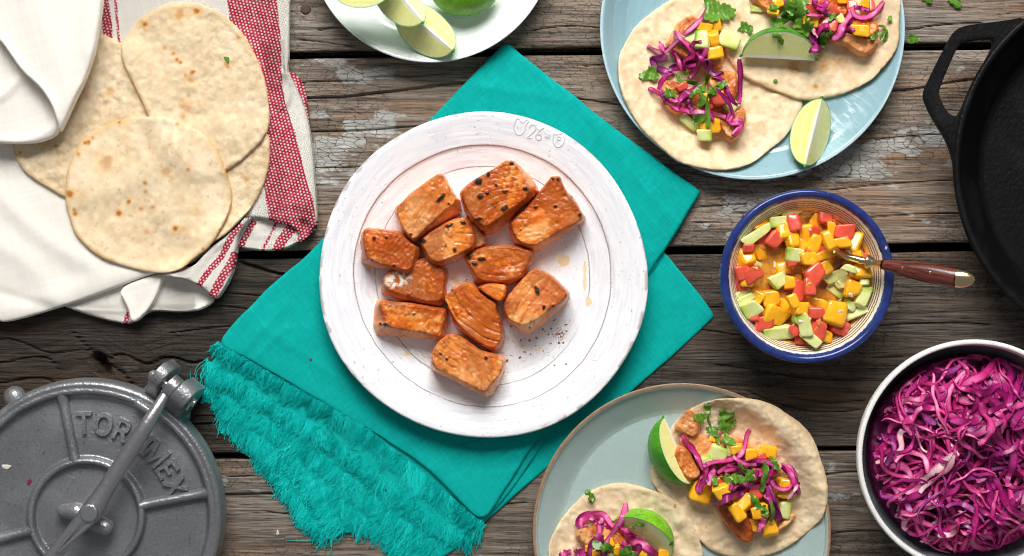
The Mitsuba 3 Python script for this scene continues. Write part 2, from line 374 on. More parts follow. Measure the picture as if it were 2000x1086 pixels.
# seams between the planks: y of the lower edge of one and the upper edge of the next, at x = 0 and x = 2000 px
SEAMS = [((-292, -312), (-284, -304)), ((110, 82), (121, 94)), ((497, 474), (510, 489)), ((893, 868), (902, 876)), ((1287, 1262), (1296, 1272))]
def seam_y(s, x): return W(1000, s[0], 0)[1] + (W(1000, s[1], 0)[1] - W(1000, s[0], 0)[1]) * (x / (2000 * S) + 0.5)
for i in range(-1, 5):
    up = SEAMS[i][1] if i >= 0 else tuple(k - 395 for k in SEAMS[0][1])
    lo = SEAMS[i + 1][0] if i < 4 else tuple(k + 395 for k in SEAMS[4][0])
    fine = 0 <= i <= 3
    xs = np.arange(-0.47, 0.4701, 0.0032)
    xs = np.r_[np.linspace(-0.75, -0.475, 28), xs, np.linspace(0.475, 0.75, 28)] if fine else np.linspace(-0.75, 0.75, 160)
    m = 200 if fine else 40
    t = np.linspace(0, 1, m)
    edge = np.array([0, 0.004, 0.010])
    t = np.r_[edge, np.linspace(0.016, 0.984, m), 1 - edge[::-1]]
    y0 = seam_y(up, xs) + 0.0008 * nz(xs, xs * 0, 18, i + 10) - 0.0002
    y1 = seam_y(lo, xs) + 0.0008 * nz(xs, xs * 0, 18, i + 30) + 0.0002
    X = np.repeat(xs[:, None], len(t), 1)
    Y = y0[:, None] + (y1 - y0)[:, None] * t[None]
    em = np.minimum(y0[:, None] - Y, Y - y1[:, None])
    Z = 0.0004 * nz(X * 0.12, Y, 120, i, 3) - 0.0004 + 0.0003 * nz(X * 0.05, Y, 700, i + 5, 2)
    er = 0.0022 * (1 + 0.6 * nz(X, X * 0, 30, i + 50))
    Z -= 0.0024 * (1 - np.sqrt(np.clip(1 - (1 - np.clip(em / er, 0, 1)) ** 2, 0, 1)))
    if fine:
        P = np.c_[X.ravel(), Y.ravel()]
        for pts, hw, dep in CRACKS:
            w = W([q[0] for q in pts], [q[1] for q in pts])
            line = LineString(curve(w[:, :2], 40))
            bx = line.buffer(0.004).bounds
            sel = (P[:, 0] > bx[0]) & (P[:, 0] < bx[2]) & (P[:, 1] > bx[1]) & (P[:, 1] < bx[3])
            if not sel.any(): continue
            q = P[sel]
            d = shapely.distance(shapely.points(q), line)
            k = np.maximum(0, 1 - d / (hw * 0.001 * (1.35 + 0.7 * nz(q[:, 0], q[:, 1], 90, 4)) + 0.0002)) ** 0.7
            zz = Z.reshape(-1); zz[sel] -= dep * 0.001 * k
            Z = zz.reshape(Z.shape)
        kx, ky = (X - KNOT[0]) / 0.0052, (Y - KNOT[1] + 0.004) / 0.0125   # the knot hole
        kk = np.hypot(kx + 0.5 * np.sin(ky * 2.2), ky) + 0.35 * nz(X, Y, 140, 2)
        Z -= 0.016 * sstep(1.0, 0.45, kk)
    n0 = len(t)
    a, b = np.meshgrid(np.arange(len(xs) - 1), np.arange(n0 - 1), indexing='ij')
    q = np.stack([a * n0 + b, a * n0 + b + 1, (a + 1) * n0 + b + 1, (a + 1) * n0 + b], -1).reshape(-1, 4)
    V = np.stack([X, Y, Z], -1).reshape(-1, 3)
    F = np.vstack([q[:, [0, 1, 2]], q[:, [0, 2, 3]]])
    # skirt and underside
    ring = np.r_[np.arange(len(xs)) * n0, (len(xs) - 1) * n0 + np.arange(1, n0), np.arange(len(xs) - 2, -1, -1) * n0 + n0 - 1, np.arange(n0 - 2, 0, -1)]
    R = V[ring].copy(); R[:, 2] = -0.026
    nv = len(V); k = np.arange(len(ring)); k2 = (k + 1) % len(ring)
    V = np.vstack([V, R, [[0, Y.mean(), -0.026]]])
    F = np.vstack([F, np.c_[ring[k], nv + k, nv + k2], np.c_[ring[k], nv + k2, ring[k2]], np.c_[nv + k2, nv + k, k * 0 + nv + len(ring)]])
    # tone: the third plank is a darker board, lightening from left to right
    wx = V[:, 0] / S + 1000
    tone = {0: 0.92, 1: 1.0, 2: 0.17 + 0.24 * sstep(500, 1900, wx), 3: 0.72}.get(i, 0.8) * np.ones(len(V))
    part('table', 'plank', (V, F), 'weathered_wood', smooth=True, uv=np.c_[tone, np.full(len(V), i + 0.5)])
part('table', 'light_block_slab', trimesh.creation.box([1.46, 1.0, 0.02], trimesh.transformations.translation_matrix([0, -0.0, -0.0375])), 'dark_void', smooth=False)  # dark slab added so room light cannot shine up through the joints
# the nail head near the towel
c = W(597, 18)
part('table', 'nail', revolve(rounded([(0, -0.004), (0.0036, -0.004), (0.0042, 0.0), (0.0034, 0.0011), (0, 0.0014)], 0.0006), 24, center=c), 'rusty_iron', smooth=40)

# ------------------------------------------------------------------ ceramics and iron: materials
def placed(px, py, z): return W(px, py, z)
C_WHITE, C_BLUE, C_PALE, C_TOP = placed(944, 538, .020), placed(1470, 54, .020), placed(1332, 1040, .022), placed(842, -120, .022)
C_SALSA, C_SLAW = placed(1577, 540, .055), placed(1904, 892, .070)
C_PAN = W(2226, 322, .045)
def stoneware(p, n, uv):
    r, th = radial(p, C_WHITE)
    wob = 0.0012 * dr.sin(th * 2 + 0.7) + 0.0008 * dr.sin(th * 3 + 2)
    r = r + wob
    streak = fbm(r * 620, dr.cos(th) * 7, dr.sin(th) * 7, octaves=3)
    col = mix((0.755, 0.755, 0.80), (0.855, 0.855, 0.875), smoothstep(0.3, 0.65, streak))
    cloud = fbm(p.x * 40, p.y * 40, 2.0)
    col = mix(col, (0.79, 0.785, 0.79), 0.5 * smoothstep(0.5, 0.75, cloud))
    inner = smoothstep(0.088, 0.080, r)
    col = mix(col, (0.835, 0.835, 0.85), 0.75 * inner)
    sp = noise(r * 1500, dr.cos(th) * 34, dr.sin(th) * 34)
    rare = noise(p.x * 130, p.y * 130, 4.0) * (0.75 + 0.5 * smoothstep(0.095, 0.110, r))
    col = mix(col, (0.36, 0.34, 0.36), 0.75 * smoothstep(0.84, 0.93, sp) * smoothstep(0.60, 0.70, rare))
    pit = noise(p.x * 900, p.y * 900, 1.0)
    col = mix(col, (0.30, 0.27, 0.27), 0.7 * smoothstep(0.91, 0.96, pit) * smoothstep(0.45, 0.7, noise(p.x * 70, p.y * 70, 8.0)))
    # thin dark lines where the glaze parts on the two steps
    jig = 0.0005 * (noise(th * 14, 1.0) - 0.5)
    for rr, w, lo in ((0.1000, 0.00036, 0.0), (0.0838, 0.00036, 0.35)):
        on = smoothstep(w * 1.9, w * 0.5, dr.abs(r - rr + jig)) * smoothstep(lo - 0.12, lo + 0.12, noise(th * 3.1, 7.0 + rr * 100))
        col = mix(col, (0.20, 0.185, 0.185), 0.8 * on)
    rim = smoothstep(0.1235, 0.1252, r - wob + 0.0014 * (noise(th * 30, 3.0) - 0.5)) * smoothstep(0.45, 0.65, noise(th * 16, r * 300, 5.0))
    col = mix(col, (0.33, 0.29, 0.27), 0.65 * rim)
    # drips of cooking oil and crumbs of spice
    def drop(px, py, rx, ry):
        a = W(px, py, 0.012)
        u, v = (p.x - float(a[0])) / (rx * S), (p.y - float(a[1])) / (ry * S)
        return dr.exp(-(u * u + v * v) * 1.2 - 1.6 * (fbm(p.x * 260, p.y * 260, 3.0) - 0.5))
    oil = drop(1099, 507, 17, 21) + drop(1142, 540, 5, 40) + drop(1150, 590, 7, 12) + 0.7 * drop(790, 690, 22, 8) + 0.6 * drop(1040, 680, 40, 14) + 0.8 * drop(985, 470, 16, 12) + 0.8 * drop(890, 560, 14, 30) + 0.7 * drop(720, 520, 10, 14) + 0.7 * drop(860, 640, 14, 16)
    col = mix(col, (0.80, 0.58, 0.26), 0.8 * dr.minimum(smoothstep(0.35, 0.8, oil), 1.0))
    spice = drop(1092, 655, 13, 13) + 0.8 * drop(1030, 640, 60, 30) * smoothstep(0.62, 0.7, fbm(p.x * 700, p.y * 700, 6.0))+ 0.8 * drop(1010, 700, 70, 40) * smoothstep(0.66, 0.72, fbm(p.x * 700, p.y * 700, 9.0))
    spice = spice * smoothstep(0.46, 0.62, fbm(p.x * 1000, p.y * 1000, 3.0))
    return mix(col, (0.36, 0.15, 0.05), 0.8 * dr.minimum(smoothstep(0.2, 0.6, spice), 1.0))
def stoneware_bump(p, n, uv):
    r, th = radial(p, C_WHITE)
    return 0.00035 * fbm(r * 420, dr.cos(th) * 6, dr.sin(th) * 6) + 0.0004 * fbm(p.x * 55, p.y * 55, 1.0)
scene['white_stoneware'] = bumped(principled(proc(stoneware), 0.34, 0.5), stoneware_bump, 1.0, 3e-4)

def blue_glaze(p, n, uv):
    r, th = radial(p, C_BLUE)
    ringy = fbm(r * 260, dr.cos(th) * 1.5, dr.sin(th) * 1.5, octaves=3)
    col = mix((0.215, 0.365, 0.420), (0.300, 0.470, 0.520), ringy)
    col = mix(col, (0.52, 0.68, 0.72), 0.85 * smoothstep(0.1148, 0.1168, r))
    # dried streaks of lime juice
    a = W(1640, 230, .015)
    u = ((p.x - float(a[0])) * 0.72 + (p.y - float(a[1])) * 0.69) / 0.028
    v = (-(p.x - float(a[0])) * 0.69 + (p.y - float(a[1])) * 0.72) / 0.011
    wet = dr.exp(-(u * u * u * u + v * v)) * smoothstep(0.5, 0.62, fbm(p.x * 90 - p.y * 90, (p.x + p.y) * 420, 2.0))
    return mix(col, (0.62, 0.72, 0.74), 0.65 * wet)
scene['blue_glaze'] = principled(proc(blue_glaze), 0.13, 0.5)
def pale_glaze(p, n, uv):
    r, th = radial(p, C_PALE)
    col = mix((0.325, 0.43, 0.41), (0.375, 0.475, 0.455), fbm(p.x * 900, p.y * 900, 1.0))
    rim = smoothstep(0.1122, 0.1130, r + 0.0005 * (noise(th * 20) - 0.5))
    return mix(col, mix((0.36, 0.22, 0.13), (0.27, 0.16, 0.10), noise(th * 60, r * 900)), rim)
scene['pale_glaze'] = principled(proc(pale_glaze), 0.33, 0.45)
scene['white_porcelain'] = principled((0.80, 0.84, 0.82), 0.12, 0.5)

def salsa_glaze(p, n, uv):
    r, th = radial(p, C_SALSA)
    rr = r + 0.00022 * (noise(th * 26, p.z * 60) - 0.5)
    col = mix((0.80, 0.68, 0.50), (0.70, 0.57, 0.40), fbm(p.x * 120, p.y * 120, p.z * 120))
    for q in (0.0566, 0.0553, 0.0540, 0.0527, 0.0496):
        col = mix(col, (0.055, 0.030, 0.022), 0.9 * smoothstep(0.00036, 0.00018, dr.abs(rr - q)))
    col = mix(col, (0.80, 0.42, 0.035), smoothstep(0.00095, 0.00075, dr.abs(rr - 0.0509)))
    col = mix(col, (0.62, 0.72, 0.72), 0.8 * smoothstep(0.0573, 0.0577, rr))
    blue = smoothstep(0.0583, 0.0590, rr + 0.0004 * (noise(th * 40, 2.0) - 0.5))
    blue = dr.maximum(blue, smoothstep(0.054, 0.0535, p.z) * smoothstep(0.060, 0.0605, r))
    b = mix((0.008, 0.018, 0.105), (0.022, 0.046, 0.21), fbm(p.x * 200, p.y * 200, p.z * 200))
    b = mix(b, (0.35, 0.45, 0.65), 0.6 * smoothstep(0.80, 0.9, noise(th * 22, r * 500)) * smoothstep(0.0645, 0.0665, r))
    col = mix(col, b, blue)
    chip = W(1731, 484, .055); chip2 = W(1405, 527, .055)
    for cc, s in ((chip, 0.0016), (chip2, 0.0014)):
        d = dr.sqrt(dr.square(p.x - float(cc[0])) + dr.square(p.y - float(cc[1])) * 0.7)
        col = mix(col, (0.55, 0.42, 0.33), smoothstep(s, s * 0.6, d + 0.0005 * noise(p.x * 1500, p.y * 1500)))
    return col
scene['salsa_glaze'] = principled(proc(salsa_glaze), 0.16, 0.5)
def slaw_glaze(p, n, uv):
    r, th = radial(p, C_SLAW)
    ri = 229 * S * (H - .07) / H - 0.0042
    inside = smoothstep(ri - 0.0001, ri - 0.0007, r)
    col = mix((0.83, 0.82, 0.79), (0.76, 0.75, 0.71), 0.6 * noise(th * 30, r * 500))
    return mix(col, mix((0.10, 0.115, 0.135), (0.15, 0.165, 0.18), fbm(p.x * 60, p.y * 60, p.z * 60)), inside * smoothstep(0.004, 0.006, p.z) )
scene['slaw_glaze'] = principled(proc(slaw_glaze), 0.22, 0.5)
def iron_bump(p, n, uv): return 0.00035 * fbm(p.x * 620, p.y * 420, p.z * 420, octaves=3)
def seasoning(p, n, uv):
    c = mix((0.0030, 0.0030, 0.0035), (0.0075, 0.0075, 0.008), smoothstep(0.45, 0.75, fbm(p.x * 45, p.y * 45, p.z * 45)))
    return mix(c, (0.022, 0.021, 0.021), 0.35 * smoothstep(0.72, 0.85, fbm(p.x * 600, p.y * 600, p.z * 600, octaves=2)))
scene['cast_iron'] = bumped(principled(proc(seasoning), 0.48, 0.16), iron_bump, 1.0, 3e-4)

# ------------------------------------------------------------------ the turquoise napkin: three folded layers with frayed hems
Z7 = Zoom(360, 640, 700 / 1704)
def teal(p, n, uv):
    u, v = (p.x * 0.79 + p.y * 0.61) * 1500, (-p.x * 0.61 + p.y * 0.79) * 1500
    th = noise(u, v * 0.12, 1.0) * 0.5 + noise(u * 0.12, v, 5.0) * 0.5
    slub = smoothstep(0.8, 0.95, noise(u * 0.4, v * 0.02, 3.0))
    return mix((0.000, 0.310, 0.275), (0.000, 0.430, 0.385), th + 0.3 * slub)
def weave(f, amp, cx=0.79, sx=0.61):
    def fn(p, n, uv):
        u, v = (p.x * cx + p.y * sx) * f, (-p.x * sx + p.y * cx) * f
        return amp * (dr.sin(u) * dr.sin(v)) + amp * 2.5 * (noise(u * 0.3, v * 0.3, 2.0) - 0.5)
    return fn
scene['teal_cotton'] = bumped(principled(proc(teal), 0.85, 0.15, sheen=0.25), weave(5200, 0.00005), 1.0, 2e-4)
scene['thread_tinted'] = principled(VC, 0.85, 0.08)
scene['teal_thread'] = principled((0.006, 0.42, 0.375), 0.75, 0.2)
napkin = thing('napkin', 'folded turquoise cotton napkin with frayed fringed hem under the white plate', 'napkin')
def nap_layer(pts, z0, zb, res, name, amp=0.0011, seed=0, fold=0.0022, creases=()):
    poly = polyW(smooth_poly(pts, 3), z0).segmentize(0.003)
    e = np.array(poly.exterior.coords)[:-1]
    poly = Polygon(e + 0.0011 * np.c_[nz(e[:, 0], e[:, 1], 32, seed + 40, 3), nz(e[:, 0], e[:, 1], 32, seed + 41, 3)]).buffer(0)
    def zf(x, y, d):
        z = z0 + amp * nz(x, y, 17, seed, 3) + 0.0007 * nz(x, y, 48, seed + 3, 3)
        for (a, b, h, w) in creases:
            A, B = W(*a)[:2], W(*b)[:2]
            l = LineString([A, B])
            dd = shapely.distance(shapely.points(np.c_[x, y]), l)
            z = z + h * np.exp(-(dd / w) ** 2)
        return z - fold * (1 - np.sqrt(np.clip(1 - (1 - np.clip(d / 0.003, 0, 1)) ** 2, 0, 1)))
    v, f, n, d = sheet(poly, zf, res, rings=(0.0004, 0.001, 0.0018), zbot=zb)
    k = part(napkin, name, (v, f), 'teal_cotton', smooth=50)
    stamp_pts(v[:n], 0.0024)
    return poly
L3 = [(640, 480), (980, 110), (1292, 486), (1398, 612), (1392, 624), (1240, 760), (1120, 870), (970, 1000), (860, 1100), (800, 1100), (770, 1060), (740, 1042), (590, 1045), (560, 960), (500, 880), (440, 790), (420, 740)]
nap_layer(L3, 0.0022, 0.0004, 0.003, 'under_layer', 0.0007, 3, 0.0012)
L2 = [(640, 470), (990, 100), (1290, 470), (1300, 500), (1250, 560), (1080, 840), (985, 980), (905, 1058), (860, 1060), (760, 960), (640, 880), (520, 800), (410, 735), (400, 715)]
nap_layer(L2, 0.0042, 0.0014, 0.003, 'middle_layer', 0.0006, 5, 0.0014)
TOP = [(990, 84), (1000, 88), (1016, 104), (1200, 250), (1290, 315), (1366, 370), (1368, 377), (1330, 440), (1262, 545), (1150, 712), (1060, 846), (985, 960), (944, 1026), (900, 985), (850, 930), (790, 885), (700, 830), (610, 775), (540, 735), (470, 695), (425, 676), (440, 645), (520, 565), (630, 470), (850, 220), (930, 140), (978, 90)]
top_poly = nap_layer(TOP, 0.0078, 0.0032, 0.0021, 'top_layer', 0.0021, 9, 0.0030,
    creases=[((990, 90), (660, 1010), 0.0005, 0.004), ((1180, 240), (800, 860), 0.0006, 0.003), ((520, 640), (700, 760), 0.0007, 0.004), ((1120, 190), (1300, 420), 0.0008, 0.005), ((940, 170), (1110, 200), 0.0007, 0.004), ((560, 600), (480, 680), 0.0008, 0.004), ((500, 700), (560, 640), 0.0008, 0.003)] + [((a_, b_), (a_ + l_ * math.cos(t_), b_ + l_ * math.sin(t_)), h_, w_) for a_, b_, l_, t_, h_, w_ in zip(*[np.random.default_rng(5).uniform(p_, q_, 22) for p_, q_ in ((430, 1250), (150, 950), (60, 170), (0, 3.14), (-0.0009, 0.0009), (0.0016, 0.004))])])
# frayed hems: rows of threads, every row one part
def fringe(base, ang, length, n, seed, droop=0.0020, lift=0.0016, spread=0.16):
    r = np.random.default_rng(seed)
    base = curve(base, 60)
    fld = drape(1.2, 3)
    tubes, cols = [], []
    t = np.sort(r.uniform(0, 1, n))
    idx = t * (len(base) - 1)
    i0 = np.minimum(idx.astype(int), len(base) - 2)
    p0 = base[i0] + (base[i0 + 1] - base[i0]) * (idx - i0)[:, None]
    clump = np.interp(t, np.linspace(0, 1, 60), r.normal(0, 1, 60))
    clump2 = np.interp(t, np.linspace(0, 1, 40), r.normal(0, 1, 40))
    for k in range(n):
        L = length * 0.80 * r.uniform(0.75, 1.12) * (1 + 0.18 * clump[k])
        a = math.radians(ang) + spread * (0.9 * clump[k] + 0.5 * r.normal())
        bend = 0.45 * clump2[k] + r.normal(0, 0.22)
        s = np.linspace(0, 1, 6)
        aa = a + bend * s + r.normal(0, 0.5) * np.sin(s * r.uniform(2.5, 5.5) + r.uniform(0, 6.28))
        step = L / 5
        x = p0[k, 0] + r.normal(0, 1.5) + np.r_[0, np.cumsum(np.cos(aa[:-1]) * step)]
        y = p0[k, 1] + r.normal(0, 1.5) - np.r_[0, np.cumsum(np.sin(aa[:-1]) * step)]
        w = W(x, y, 0.005)
        z = hget(w[:, 0], w[:, 1], fld)
        zb = z[0] + r.uniform(-0.0006, 0.0004)
        z = np.maximum(z + 0.0003 + 0.0006 * r.uniform(), zb + lift * r.uniform(-0.3, 1.0) * np.sin(np.pi * s) - droop * s ** 1.6)
        z[0] = zb
        w[:, 2] = gaussian_filter1d(z, 0.7)
        tubes.append(tube(w, np.linspace(1, 0.65, 6) * r.uniform(0.00021, 0.00042), 4, caps=False))
        shade = np.clip(0.98 + 0.20 * r.normal() + 0.10 * clump[k], 0.5, 1.6)
        cols.append(np.tile(np.array([0.03 * max(shade - 0.9, 0), 0.47 * shade, 0.43 * shade]), (24, 1)))
    return tubes, np.vstack(cols)
rows = [([Z7(q) for q in ((330, 520), (420, 640), (500, 740), (590, 880), (700, 985))], 238, 46, 620),
        ([Z7(q) for q in ((180, 380), (330, 500), (480, 600), (610, 680), (740, 800), (840, 890), (985, 960))], 245, 52, 820),
        ([Z7(q) for q in ((600, 660), (650, 800), (720, 900), (760, 960))], 225, 42, 380),
        ([Z7(q) for q in ((990, 950), (1000, 1010), (1060, 1080))], 235, 40, 190),
        ([Z7(q) for q in ((110, 250), (250, 370), (430, 460), (600, 570), (760, 690), (900, 800), (1060, 930), (1200, 1020))], 243, 48, 1100),
        ([Z7(q) for q in ((100, 150), (260, 255), (440, 358), (610, 455), (770, 565), (910, 678), (1070, 808), (1240, 925), (1390, 1000))], 244, 50, 1200),
        ([Z7(q) + [3, -7] for q in ((150, 85), (330, 190), (500, 290), (680, 390), (850, 490), (1000, 610), (1150, 730), (1290, 850), (1425, 955))], 244, 46, 1500)]
for i, (b, a, L, n) in enumerate(rows):
    tb, tc = fringe(b, a, L, int(n * 1.0), 50 + i)
    v, f = joined(tb)
    part(napkin, 'fringe', (v, f), 'thread_tinted', smooth=True, kind='stuff', color=tc)
    stamp_pts(v[::2], 0.0008)
loose = [[(372, 724), (374, 745), (384, 760), (398, 763)], [(560, 1055), (600, 1056), (640, 1050)], [(640, 822), (660, 860), (700, 880)], [(735, 850), (745, 910), (700, 965)], [(900, 870), (935, 860), (960, 850)]]
part(napkin, 'loose_thread', joined([tube(np.c_[at(*curve(q, 14).T)[:, :2], at(*curve(q, 14).T)[:, 2] + 0.0006], 0.00028, 4) for q in loose]), 'teal_thread', kind='stuff')

# ------------------------------------------------------------------ plates
def plate_wob(*terms): return lambda th: 1 + sum(a * np.cos(k * th + f) for k, a, f in terms)
plate_z = 0.0085
pp = [(0, 0.000), (0.062, 0.000), (0.066, 0.000), (0.070, 0.0035), (0.098, 0.0085), (0.1250, 0.0130), (0.1262, 0.0145), (0.1250, 0.0158), (0.1215, 0.0158), (0.1010, 0.0118), (0.0990, 0.0098), (0.0848, 0.0062), (0.0828, 0.0050), (0, 0.0046)]
white_wob = plate_wob((2, 0.006, 0.9), (3, 0.006, 2.0), (5, 0.004, 0.4), (7, 0.0022, 1.0))
def refine_profile(p, h=0.0022):
    p = np.asarray(p); out = [p[0]]
    for a, b in zip(p[:-1], p[1:]):
        k = max(1, int(np.linalg.norm(b - a) / h))
        out += [a + (b - a) * t for t in np.linspace(0, 1, k + 1)[1:]]
    return np.array(out)
wp = revolve(refine_profile(rounded(pp, 0.003, 5)), 250, white_wob, (C_WHITE[0], C_WHITE[1], plate_z))
wv = np.array(wp.vertices)
wv[:, 2] += 0.0004 * nz(wv[:, 0], wv[:, 1], 22, 4, 2)
white_plate = thing('plate', 'white speckled stoneware plate with stamped marks, holding seared salmon chunks', 'plate')
part(white_plate, 'dish', (wv, wp.faces), 'white_stoneware', smooth=50)
tv = wv[wp.vertex_normals[:, 2] > 0.2]
stamp_pts(tv, 0.0035)
# stamped marks on its rim: a shield with two ears, 26, a star, a shield with an F
scene['glaze_line'] = principled((0.66, 0.65, 0.67), 0.4, 0.4)
scene['glaze_white'] = principled((0.86, 0.86, 0.87), 0.3, 0.5)
Zs = Zoom(960, 210, 180 / 1955)
def ridge(pts, r, closed=False, n=40, h=0.2):
    p = Zs(pts)
    if closed: p = np.vstack([p, p[:1]])
    c = curve(p, n) if len(p) > 2 else curve(p, 8)
    a = at(c[:, 0], c[:, 1])
    a[:, 2] += h * r
    return tube(a, r, 6)
marks = {
 'shield_mark': [ridge([(480, 400), (515, 270), (555, 232), (600, 255), (625, 300), (690, 315), (720, 275), (770, 268), (780, 300), (735, 350), (720, 430), (680, 520), (590, 580), (525, 545), (485, 470), (480, 400)], 0.00055, n=70),
                 ridge([(560, 390), (555, 430), (590, 440)], 0.0004), ridge([(625, 410), (630, 445)], 0.0004)],
 'numeral': [ridge([(812, 440), (820, 390), (870, 360), (930, 385), (940, 440), (900, 500), (840, 560), (760, 630)], 0.0006, n=50), ridge([(760, 630), (865, 655)], 0.0006)],
 'numeral_': [ridge([(1110, 430), (1040, 470), (970, 550), (940, 620), (970, 675), (1030, 680), (1055, 630), (1030, 575), (975, 580)], 0.0006, n=50)],
 'star_mark': [ridge([(1150, 560), (1235, 680)], 0.0005), ridge([(1230, 570), (1150, 680)], 0.0005), ridge([(1135, 620), (1255, 630)], 0.0005)],
 'shield_mark_': [ridge([(1330, 555), (1440, 565), (1550, 560), (1545, 690), (1490, 800), (1405, 840), (1330, 770), (1305, 680), (1330, 555)], 0.00055, n=70),
                  ridge([(1400, 610), (1395, 740)], 0.0005), ridge([(1400, 610), (1480, 635)], 0.0005), ridge([(1398, 670), (1460, 690)], 0.0005)]}
for k, v in marks.items(): part(white_plate, k.rstrip('_'), joined(v), 'glaze_line', smooth=50)

def simple_plate(c, R, wall, name, label, bsdf, part_name, z0=0.0, seed=0, flat=0.76):
    pr = [(0, 0.0), (R * 0.6, 0.0), (R * 0.63, 0.0012), (R * 0.80, wall * 0.25), (R * 0.985, wall * 0.9), (R, wall * 0.97), (R * 0.994, wall), (R * 0.975, wall * 0.985), (R * (flat + 0.09), wall * 0.42), (R * flat, 0.0052), (0, 0.0046)]
    m = revolve(refine_profile(rounded(pr, 0.004, 6)), 240, plate_wob((2, 0.0015, seed), (3, 0.001, seed * 2)), (c[0], c[1], z0))
    k = thing('plate', label, 'plate')
    part(k, part_name, m, bsdf, smooth=50)
    v = np.array(m.vertices)
    stamp_pts(v[m.vertex_normals[:, 2] > 0.2], 0.0045)
    return k
simple_plate(C_BLUE, 298 * S * (H - .02) / H, 0.020, 'plate', 'light blue glazed plate with two topped tacos at the top right', 'blue_glaze', 'dish', 0.0, 1, 0.78)
simple_plate(C_PALE, 292 * S * (H - .022) / H, 0.022, 'plate', 'pale grey green plate with bare brown rim, holding two tacos', 'pale_glaze', 'dish', 0.0, 2, 0.84)
simple_plate(C_TOP, 242 * S * (H - .022) / H, 0.022, 'plate', 'small white porcelain plate of lime wedges at the top edge', 'white_porcelain', 'dish', 0.0, 3, 0.72)

# ------------------------------------------------------------------ bowls
def bowl(c, R, h, wall, label, bsdf, bottom=0.5, foot=0.42, cone=False):
    o = [(0, 0.002), (R * foot - 0.004, 0.002), (R * foot - 0.003, 0.0), (R * foot, 0.0), (R * foot + 0.001, 0.004)]
    for t in np.linspace(0.12, 1, 9): o.append((R * (foot + (1 - foot) * math.sin(t * math.pi / 2) ** (0.72)), 0.004 + (h - 0.004) * t ** 1.35))
    o[-1] = (R, h - wall * 0.5)
    o += [(R - wall * 0.15, h - wall * 0.1), (R - wall * 0.5, h), (R - wall * 0.85, h - wall * 0.1)]
    for t in np.linspace(0.97, 0.12, 9): o.append(((R - wall) * (bottom + (1 - bottom) * (t if cone else math.sin(t * math.pi / 2) ** 0.8)), 0.010 + (h - 0.010 - wall * 0.4) * (t if cone else t ** 1.2)))
    o += [((R - wall) * bottom * 0.9, 0.009), (0, 0.008)]
    m = revolve(refine_profile(rounded(o, 0.002, 4), 0.003), 220, None, (c[0], c[1], 0))
    k = thing('bowl', label, 'bowl')
    part(k, 'dish', m, bsdf, smooth=45)
    return k
R_SALSA = 171 * S * (H - .055) / H
salsa_bowl = bowl(C_SALSA, R_SALSA, 0.055, 0.0062, 'blue rimmed glazed earthenware bowl of mango salsa with dark inner stripes', 'salsa_glaze', 0.5, 0.45, True)
R_SLAW = 229 * S * (H - .070) / H
slaw_bowl = bowl(C_SLAW, R_SLAW, 0.070, 0.0042, 'bowl with white rim and dark grey inside, full of shredded red cabbage', 'slaw_glaze', 0.6, 0.45)

# ------------------------------------------------------------------ cast iron skillet with its helper handle
R_PAN = 365 * S * (H - .045) / H
pr = [(0, 0.0), (R_PAN * 0.80, 0.0), (R_PAN * 0.985, 0.040), (R_PAN, 0.043), (R_PAN, 0.0465), (R_PAN - 0.0015, 0.048), (R_PAN - 0.004, 0.048), (R_PAN - 0.0056, 0.0462), (R_PAN * 0.945, 0.040), (R_PAN * 0.80, 0.0068), (R_PAN * 0.77, 0.0050), (0, 0.0048)]
skillet = thing('skillet', 'black cast iron skillet cut off by the right edge', 'skillet')
part(skillet, 'pan', revolve(refine_profile(rounded(pr, 0.004, 6), 0.004), 240, None, (C_PAN[0], C_PAN[1], 0)), 'cast_iron', smooth=45)
Zp = Zoom(1760, 0, 240 / 407)
outer = Zp([(420, 52), (360, 66), (215, 82), (178, 100), (150, 150), (90, 270), (74, 310), (80, 340), (110, 400), (150, 460), (172, 520), (182, 590), (215, 640), (330, 560), (420, 200)])
inner = Zp([(207, 138), (297, 128), (306, 138), (302, 165), (248, 255), (200, 365), (188, 384), (172, 384), (150, 365), (128, 320), (126, 300), (150, 240), (185, 160)])
hp = polyW(smooth_poly(outer, 2), 0.045).difference(polyW(smooth_poly(inner, 2), 0.045))
pan_disc = Point(C_PAN[0], C_PAN[1]).buffer(R_PAN - 0.0035, 96)
hp = hp.difference(pan_disc)
hp = max(getattr(hp, 'geoms', [hp]), key=lambda g: g.area)
def extrude_soft(poly, z0, z1, r=0.002, steps=4):
    """a prism with rounded top and bottom edges"""
    import manifold3d as m3
    out = None
    for k in range(steps + 1):
        t = k / steps
        inset = r * (1 - math.cos(t * math.pi / 2)); lift = r * (1 - math.sin(t * math.pi / 2))
        q = poly.buffer(-inset, 6)
        if q.is_empty: continue
        q = q.simplify(0.00012)
        for g in getattr(q, 'geoms', [q]):
            a = trimesh.creation.extrude_polygon(g, (z1 - z0) - 2 * lift, engine='earcut')
            a.apply_translation([0, 0, z0 + lift])
            mm = m3.Manifold(m3.Mesh(np.asarray(a.vertices, np.float32), np.asarray(a.faces, np.uint32)))
            out = mm if out is None else out + mm
    return out
part(skillet, 'helper_handle', extrude_soft(hp, 0.036, 0.0465, 0.0032, 4), 'cast_iron', smooth=50)

